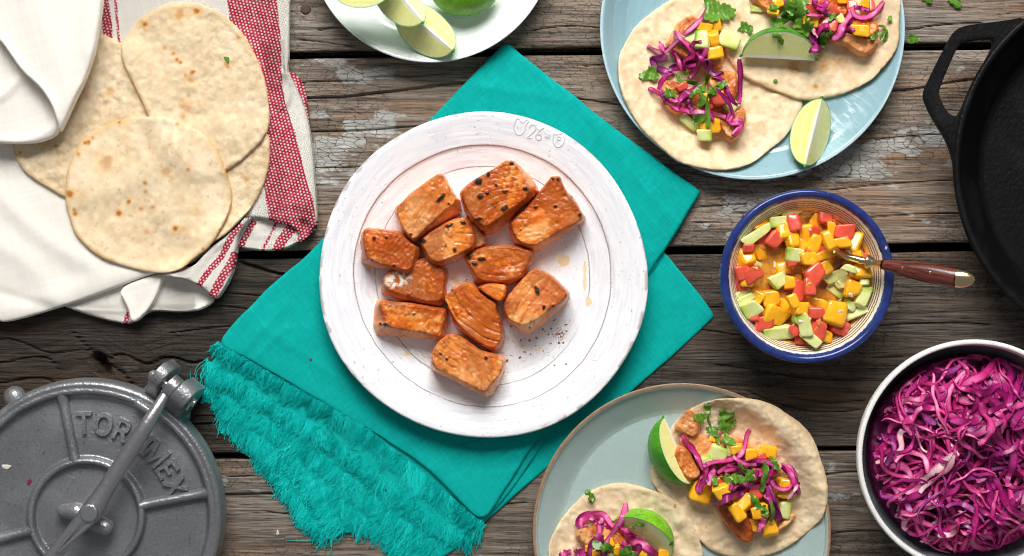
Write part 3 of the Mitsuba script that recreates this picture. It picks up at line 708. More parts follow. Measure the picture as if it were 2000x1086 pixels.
# ------------------------------------------------------------------ the kitchen towel
ZT, Z1, Z3 = Zoom(380, 380, 280 / 1086), Zoom(0, 0, 660 / 1086), Zoom(0, 0, 300 / 1018)
def linen(p, n, uv):
    u, v = (p.x * 0.97 + p.y * 0.26) * 400, (-p.x * 0.26 + p.y * 0.97) * 400      # thread counts
    slub = 0.5 * noise(u * 2, v * 0.08, 1.0) + 0.5 * noise(u * 0.08, v * 2, 4.0)
    cloth = mix((0.775, 0.735, 0.655), (0.845, 0.81, 0.745), slub)
    # in the stripes the red weft shows between cream warp threads
    a, b = u - dr.floor(u), v * 1.0 + 0.5 * (dr.floor(u) - 2 * dr.floor(dr.floor(u) / 2))
    b = b - dr.floor(b)
    dot = smoothstep(0.34, 0.18, dr.sqrt(dr.square(a - 0.5) * 0.8 + dr.square(b - 0.5)) + 0.14 * (noise(u * 1.3, v * 1.3, 2.0) - 0.5))
    red = mix((0.40, 0.020, 0.050), (0.52, 0.045, 0.085), noise(u * 0.7, v * 0.7, 8.0))
    stripe = smoothstep(0.0004, -0.0004, uv.x + 0.0007 * (noise(u * 1.1, v * 1.1, 6.0) - 0.5))
    return mix(cloth, mix(red, cloth, 0.9 * dot), stripe)
def linen_bump(p, n, uv):
    u, v = (p.x * 0.97 + p.y * 0.26) * 2513, (-p.x * 0.26 + p.y * 0.97) * 2513
    return 0.00013 * dr.sin(u) * dr.sin(v) + 0.00008 * (noise(u * 0.16, v * 0.02, 3.0) * 0.5 + noise(u * 0.02, v * 0.16, 5.0) * 0.5)
scene['striped_linen'] = bumped(principled(proc(linen), 0.9, 0.1, sheen=0.3), linen_bump, 1.0, 2e-4)
towel = thing('kitchen_towel', 'crumpled cream linen kitchen towel with red stripes wrapped round plain tortillas', 'towel')
def cloth(name, pts, z0, zb, ridges=(), reds=(), amp=0.0016, f=11, seed=0, edge=0.0022, soft=3, res=0.0016, tilt=None, label=None):
    """one fold of the towel; ridges: (pixels, height, width) soft folds; reds: outlines of the red stripes"""
    poly = polyW(smooth_poly(pts, soft), z0)
    lines = []
    for q, h, w in ridges:
        c = curve(q, 24); lines.append((LineString(W(c[:, 0], c[:, 1], z0)[:, :2]), h, w))
    def zf(x, y, d):
        z = z0 + amp * nz(x, y, f, seed, 3) + 0.0005 * nz(x, y, 45, seed + 2, 2)
        if tilt: z = z + tilt[0] * x + tilt[1] * y + tilt[2]
        P = shapely.points(np.c_[x, y])
        for l, h, w in lines:
            z = z + h * np.exp(-(shapely.distance(P, l) / w) ** 2)
        z = z - edge * (1 - np.sqrt(np.clip(1 - (1 - np.clip(d / 0.0032, 0, 1)) ** 2, 0, 1)))
        return np.maximum(z, 0.0008)
    v, fc, n, d = sheet(poly, zf, res, rings=(0.0005, 0.0012, 0.0022), zbot=zb if zb is not None else None, thick=0.0016)
    uvx = np.full(len(v), 0.05)
    if len(reds):
        P = shapely.points(v[:, :2])
        for r in reds:
            g = polyW(r, z0)
            sd = np.where(shapely.contains_xy(g, v[:, 0], v[:, 1]), -1, 1) * shapely.distance(P, g.exterior)
            uvx = np.minimum(uvx, sd)
    k = part(towel, name, (v, fc), 'striped_linen', smooth=True, uv=np.c_[uvx, uvx], label=label)
    stamp_pts(v[:n], 0.002)
    return k
def band(pts, w):
    l = LineString(curve(pts, 30)).buffer(w, cap_style=2)
    return np.array(l.exterior.coords)
# the fold that peeps out along the right, the lower folds, then the main cloth
cloth('under_fold', [(545, 120), (566, 138), (580, 147), (592, 163), (598, 185), (602, 225), (607, 275), (611, 330), (606, 370), (560, 330), (540, 200)], 0.007, 0.0015, reds=[[(540, 100), (620, 130), (640, 400), (590, 400), (575, 200)]], amp=0.0008, seed=2)
cloth('under_fold', [(60, 560), (122, 598), (180, 619), (243, 634), (258, 632), (285, 612), (304, 607), (350, 611), (389, 607), (408, 597), (421, 585), (400, 530), (300, 500), (150, 530)], 0.0065, 0.0008,
      ridges=[([(122, 600), (190, 604), (250, 606)], 0.0016, 0.003), ([(255, 628), (300, 606), (350, 609), (400, 598)], 0.0028, 0.004)], reds=[band([(246, 634), (249, 620), (253, 608)], 5)], amp=0.0012, seed=4)
cloth('under_fold', [(225, 560), (322, 530), (318, 545), (304, 583), (288, 610), (262, 632), (254, 622), (251, 603)], 0.0125, 0.006,
      ridges=[([(228, 562), (245, 590), (254, 622)], 0.0022, 0.003), ([(318, 545), (304, 583), (262, 630)], 0.002, 0.004)], amp=0.001, seed=5)
cloth('under_fold', [(440, 440), (470, 424), (523, 420), (566, 432), (592, 446), (586, 470), (572, 479), (556, 487), (530, 491), (500, 489), (475, 485), (459, 480), (450, 465)], 0.0075, 0.001,
      ridges=[([(478, 468), (520, 474), (560, 466)], 0.002, 0.004), ([(462, 482), (500, 487), (540, 488), (575, 474)], 0.0025, 0.003)],
      reds=[band([(470, 486), (476, 470), (486, 450), (497, 432)], 6), band([(514, 491), (519, 478), (530, 455), (541, 430)], 2.6), band([(542, 492), (550, 472), (566, 450), (580, 434)], 10.5)], amp=0.0008, seed=7)
body = [(-70, -90), (300, -90), (565, -90), (565, 0), (564, 80), (564, 111), (560, 138), (574, 161), (588, 192), (599, 223), (608, 273), (613, 331), (617, 389), (620, 430), (617, 446), (606, 460), (594, 470), (582, 476), (577, 474), (586, 456), (566, 439), (540, 437), (523, 428), (500, 425), (480, 426), (450, 440), (410, 480), (380, 512), (330, 528), (292, 536), (230, 560), (122, 599), (6, 633), (-5, 622), (-70, 640)]
cloth('body', body, 0.0125, 0.0045,
      ridges=[([(568, 150), (590, 240), (600, 330), (606, 420)], 0.003, 0.006), ([(528, 424), (560, 418), (600, 426), (616, 440)], 0.0035, 0.005), ([(552, 0), (553, 80), (556, 140)], 0.002, 0.004), ([(556, 142), (566, 168), (552, 210)], 0.0028, 0.003),
              ([(20, 610), (120, 575), (230, 540), (300, 525)], 0.0018, 0.008), ([(-40, 470), (60, 520), (110, 590)], 0.0022, 0.010), ([(0, 380), (70, 450), (180, 520)], 0.0020, 0.008), ([(-30, 560), (60, 590), (100, 600)], -0.0015, 0.004),
              ([(300, -20), (330, 40), (380, 80)], 0.0015, 0.006), ([(536, 60), (545, 180), (570, 300), (580, 400)], 0.0012, 0.010)],
      reds=[[(431, -95), (541, -95), (541, 0), (549, 80), (551, 138), (553, 177), (562, 215), (578, 262), (590, 312), (601, 358), (613, 389), (617, 428), (640, 470), (570, 500), (566, 452), (548, 445), (528, 440), (524, 416), (519, 389), (500, 200), (450, 50)],
            [(197, -95), (211, -95), (212, 0), (218, 40), (221, 75), (203, 75), (199, 40), (197, 0)], [(222, -95), (227, -95), (228, 0), (232, 45), (236, 85), (231, 85), (227, 45), (222, 0)]], amp=0.0018, seed=1, res=0.0017)
cloth('rolled_hem', [(300, 536), (345, 529), (380, 519), (392, 505), (408, 486), (440, 462), (466, 434), (485, 421), (492, 426), (474, 447), (463, 470), (461, 498), (456, 525), (447, 548), (437, 565), (425, 582), (417, 585), (404, 571), (388, 556), (352, 545), (318, 543)], 0.0165, 0.005,
      ridges=[([(330, 534), (384, 522), (400, 500), (440, 468), (480, 428)], 0.004, 0.004), ([(350, 540), (405, 553), (440, 528), (456, 480)], 0.0022, 0.006)],
      reds=[band([(388, 560), (397, 545), (410, 527), (432, 502), (445, 478), (462, 450), (472, 436)], 6), band([(412, 582), (422, 565), (437, 538), (453, 512), (460, 492)], 8), band([(487, 420), (483, 428)], 2.4), band([(470, 424), (468, 433)], 2)], amp=0.0008, seed=8, edge=0.003)

# ------------------------------------------------------------------ tortillas
def tortilla(name_label, pts, z_up, seed, group=None, spots=(), amp=0.0009, sag=5, toast=0.5, soft=3, pale=0.0, rim_up=0.0):
    poly0 = polyW(smooth_poly(pts, soft), z_up)
    ext = np.array(poly0.segmentize(0.0015).exterior.coords)[:-1]
    c = ext.mean(0)
    rr = np.random.default_rng(seed)
    k = 1 + 0.009 * nz(ext[:, 0], ext[:, 1], 70, seed, 2) + 0.008 * nz(ext[:, 0], ext[:, 1], 330, seed, 3)
    poly = Polygon(c + (ext - c) * k[:, None])
    fld, near = drape(sag, 5), drape(sag * 0.7, 9)
    def zf(x, y, d):
        z = np.maximum(hget(x, y, fld) + 0.0034, hget(x, y, near) + 0.0030)
        e = sstep(0.0, 0.0022, d)
        z = z + amp * (1.3 * nz(x, y, 75, seed, 4) + 1.1 * nz(x, y, 190, seed + 1, 3)) * (0.3 + 0.7 * e)
        z = z + 0.0006 * nz(x, y, 22, seed + 4, 2)
        z = z + 0.0004 * np.exp(-((d - 0.003) / 0.0018) ** 2) + rim_up * np.exp(-d / 0.006)
        z = np.maximum(z, np.maximum(hget(x, y, fld), hget(x, y, near)) + 0.0019)
        return z - 0.0013 * (1 - np.sqrt(np.clip(1 - (1 - np.clip(d / 0.0017, 0, 1)) ** 2, 0, 1)))
    v, f, n, d = sheet(poly, zf, 0.00105, rings=(0.0003, 0.0008, 0.0014), zbot=lambda x, y: np.maximum(hget(x, y, fld), hget(x, y, near) - 0.0005) + 0.0001)
    x, y = v[:, 0], v[:, 1]
    d2 = np.r_[d, d]
    a = 0.5 + 0.5 * nz(x, y, 60, seed + 9, 4)
    b = 0.5 + 0.5 * nz(x, y, 240, seed + 11, 3)
    col = rgb(0.68, 0.50, 0.295) * (1 - sstep(0.25, 0.75, a * 0.42 + b * 0.58)[:, None]) + rgb(0.83, 0.685, 0.47) * sstep(0.25, 0.75, a * 0.42 + b * 0.58)[:, None]
    col = col * (1 + pale)
    floury = sstep(0.52, 0.75, 0.5 + 0.5 * nz(x, y, 26, seed + 14, 3)) * sstep(0.35, 0.65, b)
    col = col + (rgb(0.83, 0.77, 0.66) - col) * (0.26 * floury)[:, None]
    gold = toast * sstep(0.0042, 0.0008, d2) * sstep(0.30, 0.62, 0.5 + 0.5 * nz(x, y, 45, seed + 5, 3))
    col = col + (rgb(0.60, 0.36, 0.12) - col) * (0.75 * gold)[:, None]
    fleck = sstep(0.66, 0.80, 0.5 + 0.55 * nz(x * 0.8 + y * 0.6, y * 0.8 - x * 0.6, 110, seed + 21, 4)) * sstep(0.45, 0.7, 0.5 + 0.6 * nz(x, y, 28, seed + 22, 2))
    col = col + (rgb(0.62, 0.34, 0.10) - col) * (0.55 * toast * fleck)[:, None]
    bran = sstep(0.80, 0.86, 0.5 + 0.62 * nz(x * 0.8 + y * 0.6, y * 0.8 - x * 0.6, 330, seed + 31, 3))
    col = col + (rgb(0.36, 0.24, 0.13) - col) * (0.40 * bran)[:, None]
    for (px, py, r, s) in spots:
        w = W(px, py, z_up + 0.002)
        dd = np.hypot(x - w[0], y - w[1]) / (r * S) + 0.45 * nz(x, y, 400, seed, 2)
        s = min(1.0, s * 1.35)
        halo = sstep(2.1, 0.6, dd) * 0.75 * s
        core = sstep(1.1, 0.4, dd) * s
        col = col + (rgb(0.74, 0.42, 0.13) - col) * halo[:, None]
        col = col + (rgb(0.42, 0.15, 0.035) - col) * core[:, None]
    k = solo('tortilla', (v, f), 'painted_matte', name_label, 'tortilla', color=np.clip(col, 0, 1), group=group)
    stamp_pts(v[:n], 0.0016)
    return k
tortilla('speckled corn tortilla at the back left, half hidden under the towel flap', [(190, 62), (225, 76), (262, 104), (290, 135), (312, 172), (326, 210), (330, 250), (320, 300), (280, 350), (200, 390), (160, 400), (127, 386), (92, 366), (55, 344), (33, 318), (24, 285), (22, 240), (30, 190), (60, 130), (110, 80), (150, 62)], 0.016, 11, spots=[(108, 285, 3, 0.9), (38, 298, 3, 0.5), (215, 178, 10, 0.25), (112, 286, 2, 1)], amp=0.0015, pale=-0.10)
tortilla('corn tortilla peeping out at the right below the others', [(526, 262), (527, 300), (522, 338), (510, 372), (490, 408), (462, 440), (430, 468), (400, 478), (350, 470), (300, 420), (290, 340), (330, 270), (420, 240), (500, 245)], 0.017, 12, spots=[(480, 350, 5, 0.3)], amp=0.001, pale=-0.05)
tortilla('upright oval corn tortilla at the back right with toasted dots down the middle', [(290, 24), (318, 8), (345, 2), (376, 3), (402, 11), (430, 24), (452, 40), (474, 66), (490, 92), (505, 124), (516, 155), (523, 190), (526, 224), (524, 250), (516, 268), (500, 288), (478, 308), (450, 330), (420, 345), (380, 340), (330, 300), (300, 250), (268, 180), (238, 120), (234, 95), (246, 66), (268, 38)], 0.020, 13,
         spots=[(281, 46, 6, 1.0), (348, 26, 12, 0.4), (382, 21, 7, 0.8), (336, 102, 5, 0.5), (343, 115, 4, 0.9), (350, 120, 4, 0.8), (374, 140, 5, 0.7), (371, 157, 6, 0.4), (360, 146, 4, 0.4), (318, 92, 6, 0.35), (362, 205, 14, 0.25), (440, 122, 6, 0.4), (443, 128, 5, 0.35), (355, 228, 5, 0.3), (464, 70, 5, 0.4)], amp=0.0012, toast=0.6, pale=-0.08)
tortilla('pale round corn tortilla lying on top at the front of the towel', [(290, 228), (325, 228), (352, 238), (384, 254), (408, 272), (428, 300), (440, 330), (449, 362), (453, 384), (447, 412), (436, 440), (420, 470), (404, 488), (380, 502), (352, 528), (318, 535), (280, 530), (240, 520), (198, 506), (165, 484), (142, 456), (130, 425), (124, 395), (126, 350), (136, 310), (155, 276), (188, 252), (222, 236), (258, 228)], 0.023, 14,
         spots=[(133, 378, 8, 0.8), (142, 416, 5, 0.7), (141, 409, 4, 0.5), (170, 277, 5, 0.9), (163, 278, 4, 0.7), (230, 237, 5, 0.6), (178, 268, 4, 0.5), (248, 393, 5, 0.95), (227, 415, 6, 1.0), (281, 357, 5, 0.6), (282, 373, 4, 0.5), (340, 446, 6, 0.8), (367, 331, 5, 0.5), (272, 407, 4, 0.4), (296, 404, 4, 0.4), (282, 452, 7, 0.25), (205, 318, 16, 0.3), (323, 335, 12, 0.3), (448, 345, 4, 0.8), (442, 335, 4, 0.5), (396, 487, 4, 0.6), (360, 520, 4, 0.5), (430, 450, 4, 0.5), (150, 300, 5, 0.5), (346, 242, 4, 0.5)], amp=0.00055, toast=0.8, pale=0.05, sag=7)
# the towel's corner folded over the tortillas
cloth('folded_corner', [(-70, 60), (0, 70), (16, 96), (46, 135), (82, 165), (106, 200), (117, 236), (112, 258), (107, 266), (80, 277), (50, 281), (0, 280), (-70, 276)], 0.030, 0.0245, ridges=[([(-10, 195), (14, 180), (44, 142)], 0.0025, 0.004), ([(0, 274), (60, 272), (104, 250)], 0.002, 0.004)], amp=0.0012, seed=21)
cloth('folded_corner', [(-70, -90), (203, -90), (201, 0), (192, 59), (184, 106), (165, 159), (147, 194), (128, 236), (115, 262), (112, 246), (111, 232), (103, 206), (80, 171), (44, 141), (18, 103), (0, 78), (-70, 20)], 0.040, 0.0335,
      ridges=[([(0, 84), (18, 107), (46, 146), (80, 175), (100, 206), (108, 234)], 0.0042, 0.004), ([(176, -40), (170, 60), (178, 100)], 0.0018, 0.008), ([(60, -30), (90, 60), (120, 130), (125, 200)], 0.0022, 0.012)], amp=0.0026, f=9, seed=22, edge=0.004)

# ------------------------------------------------------------------ the cast metal tortilla press
def metal_tone(p, n, uv):
    g = fbm(p.x * 30, p.y * 30, p.z * 60)
    c = mix((0.21, 0.215, 0.225), (0.30, 0.305, 0.315), smoothstep(0.3, 0.7, g))
    grime = smoothstep(0.66, 0.80, fbm(p.x * 420, p.y * 420, p.z * 420)) * smoothstep(0.4, 0.6, fbm(p.x * 45 + 3, p.y * 45, 2.0))
    sand = fbm(p.x * 1100, p.y * 1100, p.z * 1100, octaves=2)
    c = c * (0.72 + 0.62 * sand)
    return mix(c, (0.07, 0.07, 0.075), 0.7 * grime)
def cast_grain(p, n, uv): return 0.00034 * fbm(p.x * 800, p.y * 800, p.z * 800, octaves=2) + 0.00014 * smoothstep(0.68, 0.85, fbm(p.x * 520, p.y * 520, p.z * 520, octaves=2))
scene['cast_metal'] = bumped(principled(proc(metal_tone), 0.38, 0.5, metallic=0.65), cast_grain, 1.0, 3e-4)
scene['worn_steel'] = bumped(principled((0.46, 0.46, 0.47), 0.30, 0.5, metallic=0.9), lambda p, n, uv: 0.00025 * fbm(p.x * 400, p.y * 400, p.z * 400), 1.0, 3e-4)
import manifold3d as m3
def ball(c, r, n=32): return m3.Manifold.sphere(float(r), n).translate([float(q) for q in c])
def chain(*balls):
    out = None
    for (a, ra), (b, rb) in zip(balls[:-1], balls[1:]):
        h = m3.Manifold.batch_hull([ball(a, ra), ball(b, rb)])
        out = h if out is None else out + h
    return out
def cyl(a, b, r, r2=None, n=40):
    a, b = np.asarray(a, float), np.asarray(b, float)
    L = np.linalg.norm(b - a)
    m = np.asarray(trimesh.geometry.align_vectors([0, 0, 1], (b - a) / L))
    m[:3, 3] = a
    return m3.Manifold.cylinder(float(L), float(r), float(r if r2 is None else r2), n).transform(m[:3, :4])
def softcyl(a, b, r, e=0.0012):
    a, b = np.asarray(a, float), np.asarray(b, float)
    u = (b - a) / np.linalg.norm(b - a)
    return m3.Manifold.batch_hull([cyl(a, b, r - e), cyl(a + u * e * 0.3, b - u * e * 0.3, r - e * 0.3), cyl(a + u * e, b - u * e, r)])
press = thing('tortilla_press', 'round grey cast metal tortilla press with raised lettering and a lever arm', 'tortilla press')
CP = W(166, 1010, .034)
cx, cy = CP[0], CP[1]
part(press, 'base', revolve(refine_profile(rounded([(0, 0), (0.094, 0), (0.1035, 0.004), (0.1045, 0.011), (0.103, 0.0135), (0, 0.0135)], 0.002)), 160, None, (cx, cy, 0)), 'cast_metal', smooth=40)
lid = [(0, 0.0142), (0.1045, 0.0142), (0.1058, 0.0165), (0.1056, 0.024), (0.1040, 0.0325), (0.1015, 0.0345), (0.0985, 0.0338), (0.0965, 0.0345), (0.0945, 0.0335), (0.0925, 0.0275), (0.0910, 0.0268), (0.0470, 0.0268), (0.0458, 0.0275), (0.0445, 0.0322), (0.0425, 0.0332), (0.0405, 0.0322), (0.0392, 0.0275), (0.0380, 0.0268), (0, 0.0268)]
part(press, 'lid', revolve(refine_profile(rounded(lid, 0.0016, 5)), 220, None, (cx, cy, 0)), 'cast_metal', smooth=40)
for a in (101.5, 11.0, 194.5, 283.0):
    d = np.array([math.cos(math.radians(a)), math.sin(math.radians(a)), 0])
    v, f = tube(np.array([[cx, cy, 0.0282]]) + d * np.linspace(0.0425, 0.096, 12)[:, None], np.r_[0.0048, 0.0040, np.full(8, 0.0040), 0.0046, 0.0054], 14, flat=1.1)
    part(press, 'rib', (v, f), 'cast_metal', smooth=50)
def letter(ch, a, r, h):
    m = meshkit.text_mesh(ch, h, 0.0034, bold=True)
    v = np.array(m.vertices)
    v[:, 0] -= (v[:, 0].min() + v[:, 0].max()) / 2
    v[:, 1] -= h / 2
    top = v[:, 2] > 0.001
    v[:, 0] *= np.where(top, 0.94, 1.06) * 0.92; v[:, 1] *= np.where(top, 0.97, 1.03)
    v = rot(v, math.radians(a - 90))
    v += [cx + r * math.cos(math.radians(a)), cy + r * math.sin(math.radians(a)), 0.0266]
    part(press, 'letter', trimesh.Trimesh(v, m.faces, process=False), 'cast_metal', smooth=False)
for ch, a in (('T', 91.5), ('O', 79.5), ('R', 67.5), ('T', 57.0), ('I', 49.8), ('M', 42.0), ('E', 30.0), ('X', 18.6)):
    letter(ch, a, 0.0715, 0.0165)
part(press, 'lever_foot', chain((W(124, 998, .034), .0052), (W(150, 1000, .036), .0075), (W(206, 1030, .036), .0068)), 'cast_metal', smooth=50)
za = 0.052
arm = np.vstack([W(334, 752, .043), W(322, 773, .045), W(303, 803, .050), W(285, 832, za), W(245, 895, za), W(205, 958, za), W(178, 1002, za), W(150, 1030, za), W(98, 1092, za), W(40, 1165, .055)])
ra = np.array([.0040, .0042, .0046, .0058, .0063, .0065, .0086, .0062, .0056, .0060])
ap = np.stack([np.interp(np.linspace(0, 9, 60), np.arange(10), arm[:, k]) for k in range(3)], 1)
ap = np.stack([gaussian_filter1d(ap[:, k], 1.2, mode='nearest') for k in range(3)], 1)
v, f = tube(ap, gaussian_filter1d(np.interp(np.linspace(0, 9, 60), np.arange(10), ra), 1.0, mode='nearest'), 20, flat=0.85)
lever = part(press, 'lever_arm', (v, f), 'worn_steel', smooth=50)
b = W(178, 1000, za)
part(press + '__lever_arm', 'boss', softcyl(b - [0, 0, 0.004], b + [0, 0, 0.0088], 0.0068, 0.0012), 'worn_steel', smooth=40)
for s in (-1, 1):                                              # two ribs that run from the boss down the handle
    p = np.linspace(b + [0.0035 * s, -0.004 * s * 0.3 - 0.004, 0.0045], W(112, 1078, za + .0055) + [0.0012 * s, 0, 0], 12)
    part(press + '__lever_arm', 'ridge', tube(p, np.linspace(0.0022, 0.0012, 12), 8), 'worn_steel', smooth=50)
zx = 0.043
ax0, ax1 = W(317, 735, zx), W(358, 771, zx)
u = (ax1 - ax0) / np.linalg.norm(ax1 - ax0)
for cpt, hw, r in ((W(315, 733, zx), 0.0048, 0.0102), (W(359, 772, zx), 0.0066, 0.0108)):
    foot = np.array([cpt[0], cpt[1], 0]) + np.array([cx - cpt[0], cy - cpt[1], 0]) * 0.16
    blk = m3.Manifold.batch_hull([softcyl(cpt - u * hw, cpt + u * hw, r, 0.0016), cyl(foot + [0, 0, .012] - u * hw * 1.3, foot + [0, 0, .012] + u * hw * 1.3, 0.009), cyl(np.r_[cpt[:2], .012] - u * hw, np.r_[cpt[:2], .012] + u * hw, 0.0105)])
    part(press, 'hinge_lug', blk, 'cast_metal', smooth=40)
part(press, 'hinge_base', m3.Manifold.batch_hull([ball(W(300, 770, .010), .009), ball(W(350, 810, .010), .009), ball(W(325, 745, .009), .008), ball(W(352, 770, .009), .008)]), 'cast_metal', smooth=50)
part(press + '__lever_arm', 'knuckle', softcyl(W(329, 748, zx), W(345, 762, zx), 0.0092, 0.0012), 'worn_steel', smooth=40)
pin = part(press, 'pin', softcyl(W(303, 737, zx), W(381, 789, zx), 0.0034, 0.0006), 'worn_steel', smooth=40)
part(press + '__pin', 'pin_head', m3.Manifold.batch_hull([ball(W(301, 735, zx), .0050), softcyl(W(304, 738, zx), W(308, 741, zx), 0.0055, .001)]), 'worn_steel', smooth=40)
part(press + '__pin', 'cotter_pin', joined([tube(np.linspace(W(354, 771, zx + .009), W(370, 789, zx + .004), 6), 0.0009, 6), tube(np.linspace(W(371, 788, zx + .004), W(364, 800, zx + .003), 6), 0.0011, 6), tube(np.linspace(W(372, 776, zx + .003), W(379, 782, zx + .003), 5), 0.0013, 6)]), 'worn_steel', smooth=50)
part(press, 'stop_lug', chain((W(270, 788, .034), .0034), (W(290, 802, .034), .0034)), 'cast_metal', smooth=50)
part(press, 'side_knob', chain((W(29, 776, .016), .0088), (W(36, 800, .010), .009), (W(60, 840, .008), .009)), 'cast_metal', smooth=50)
stamp_fn(cx - .11, cy - .11, cx + .11, cy + .11, lambda x, y: np.where(np.hypot(x - cx, y - cy) < .105, 0.027, np.nan))

# ------------------------------------------------------------------ limes
def lime(px, py, axis, el, wedge, label, a=0.0265, b=0.0215, seed=0, side=1, zup=None, lean=0.0, tint=(0.045, 0.22, 0.012)):
    """a wedge cut lengthwise; axis: degrees in the table plane, el: elevation of the outward direction (-90 = skin down), side: which side it faces"""
    sph = m3.Manifold.sphere(1.0, 96)
    full = sph.scale([a, b, b]) + m3.Manifold.batch_hull([sph.scale([a * 0.3, b * 0.3, b * 0.3]), ball((a * 0.97, 0, 0), b * 0.12), ball((-a * 0.97, 0, 0), b * 0.11)])
    core = sph.scale([a * 0.965, b * 0.925, b * 0.925])
    h = math.radians(wedge / 2)
    n1, n2 = [0, math.cos(h), -math.sin(h)], [0, -math.cos(h), -math.sin(h)]
    cut = lambda m: m.trim_by_plane(n1, 0.0).trim_by_plane(n2, 0.0)   # keeps the wedge round -z
    flesh, rind = cut(core), cut(full - core)
    ar = math.radians(axis)
    X = np.array([math.cos(ar), math.sin(ar), 0]); Pp = np.array([-math.sin(ar), math.cos(ar), 0]) * side
    e = math.radians(el)
    O = math.cos(e) * Pp + math.sin(e) * np.array([0, 0, 1.0])
    Zl = -O; Yl = np.cross(Zl, X)
    M = np.stack([X, Yl, Zl], 1)
    M = trimesh.transformations.rotation_matrix(math.radians(lean), np.cross(X, [0, 0, 1]))[:3, :3] @ M
    def mesh(m, step):
        q = m.refine_to_length(step).to_mesh()
        return np.array(q.vert_properties[:, :3], float), np.array(q.tri_verts)
    k = thing('lime_wedge', label, 'lime')
    out = []
    for name, m in (('flesh', flesh), ('rind', rind)):
        v, f = mesh(m, 0.0013)
        x, y, z = v.T
        rr = np.hypot(y, z)
        lim = b * np.sqrt(np.clip(1 - (x / a) ** 2, 0.001, 1))
        t = rr / lim
        if name == 'flesh':
            fan = x * (1 - 0.25 * t) + 0.0004 * t
            st = 0.5 + 0.5 * nz(fan * 1.0, t * 0.0012, 900, seed, 2)
            col = rgb(0.78, 0.79, 0.20)[None] * (1 - st[:, None]) + rgb(0.90, 0.90, 0.42)[None] * st[:, None]
            wh = np.maximum(sstep(0.20, 0.09, t + 0.05 * nz(x, y, 200, seed)), 0.75 * sstep(0.93, 0.985, t / 0.93))
            seg = np.abs(t - 0.52 - 0.10 * np.sin(x / a * 2.0)) 
            wh = np.maximum(wh, 0.55 * sstep(0.030, 0.012, seg) * (np.abs(y) > 0.004))
            col = col + (rgb(0.84, 0.85, 0.68) - col) * wh[:, None]
            v = v * (1 + 0.012 * nz(x, y, 600, seed + 2, 2)[:, None])
        else:
            s = np.sqrt((x / a) ** 2 + (rr / b) ** 2)
            pore = 0.5 + 0.5 * nz(x, y + z, 900, seed + 5, 1)
            green = np.array(tint)[None] * (0.8 + 0.5 * pore[:, None]) * (1 + 0.9 * sstep(0.1, 0.9, 0.5 + 0.6 * nz(x, y, 70, seed, 2))[:, None] * np.array([1.4, 0.8, 0.8]))
            pith = rgb(0.70, 0.78, 0.46)[None] + 0 * v
            g = sstep(0.972, 0.992, s)
            col = pith + (green - pith) * g[:, None]
        out.append((name, v @ M.T, f, np.clip(col, 0, 1)))
    allv = np.vstack([o[1] for o in out])
    p = at(px, py)
    for _ in range(3):
        vv = allv + [p[0], p[1], 0]
        gap = (vv[:, 2] - hget(vv[:, 0], vv[:, 1]))
        z = -np.quantile(gap, 0.004) if zup is None else zup
        mid = z + allv[:, 2].mean()
        q = W(px, py, mid)
        p = q - [allv[:, 0].mean(), allv[:, 1].mean(), 0]
    for name, v, f, c in out:
        part(k, name, (v + [p[0], p[1], z], f), 'painted_gloss' if name == 'rind' else 'painted_wet', smooth=55 if False else False if name == 'flesh' else False, color=c) if False else part(k, name, (v + [p[0], p[1], z], f), 'painted_gloss' if name == 'rind' else 'painted_wet', smooth=False, color=c)
    vv = allv + [p[0], p[1], z]
    for zlev in (1,): stamp_pts(vv[vv[:, 2] > vv[:, 2].mean() - 0.004], 0.0012)
    return k

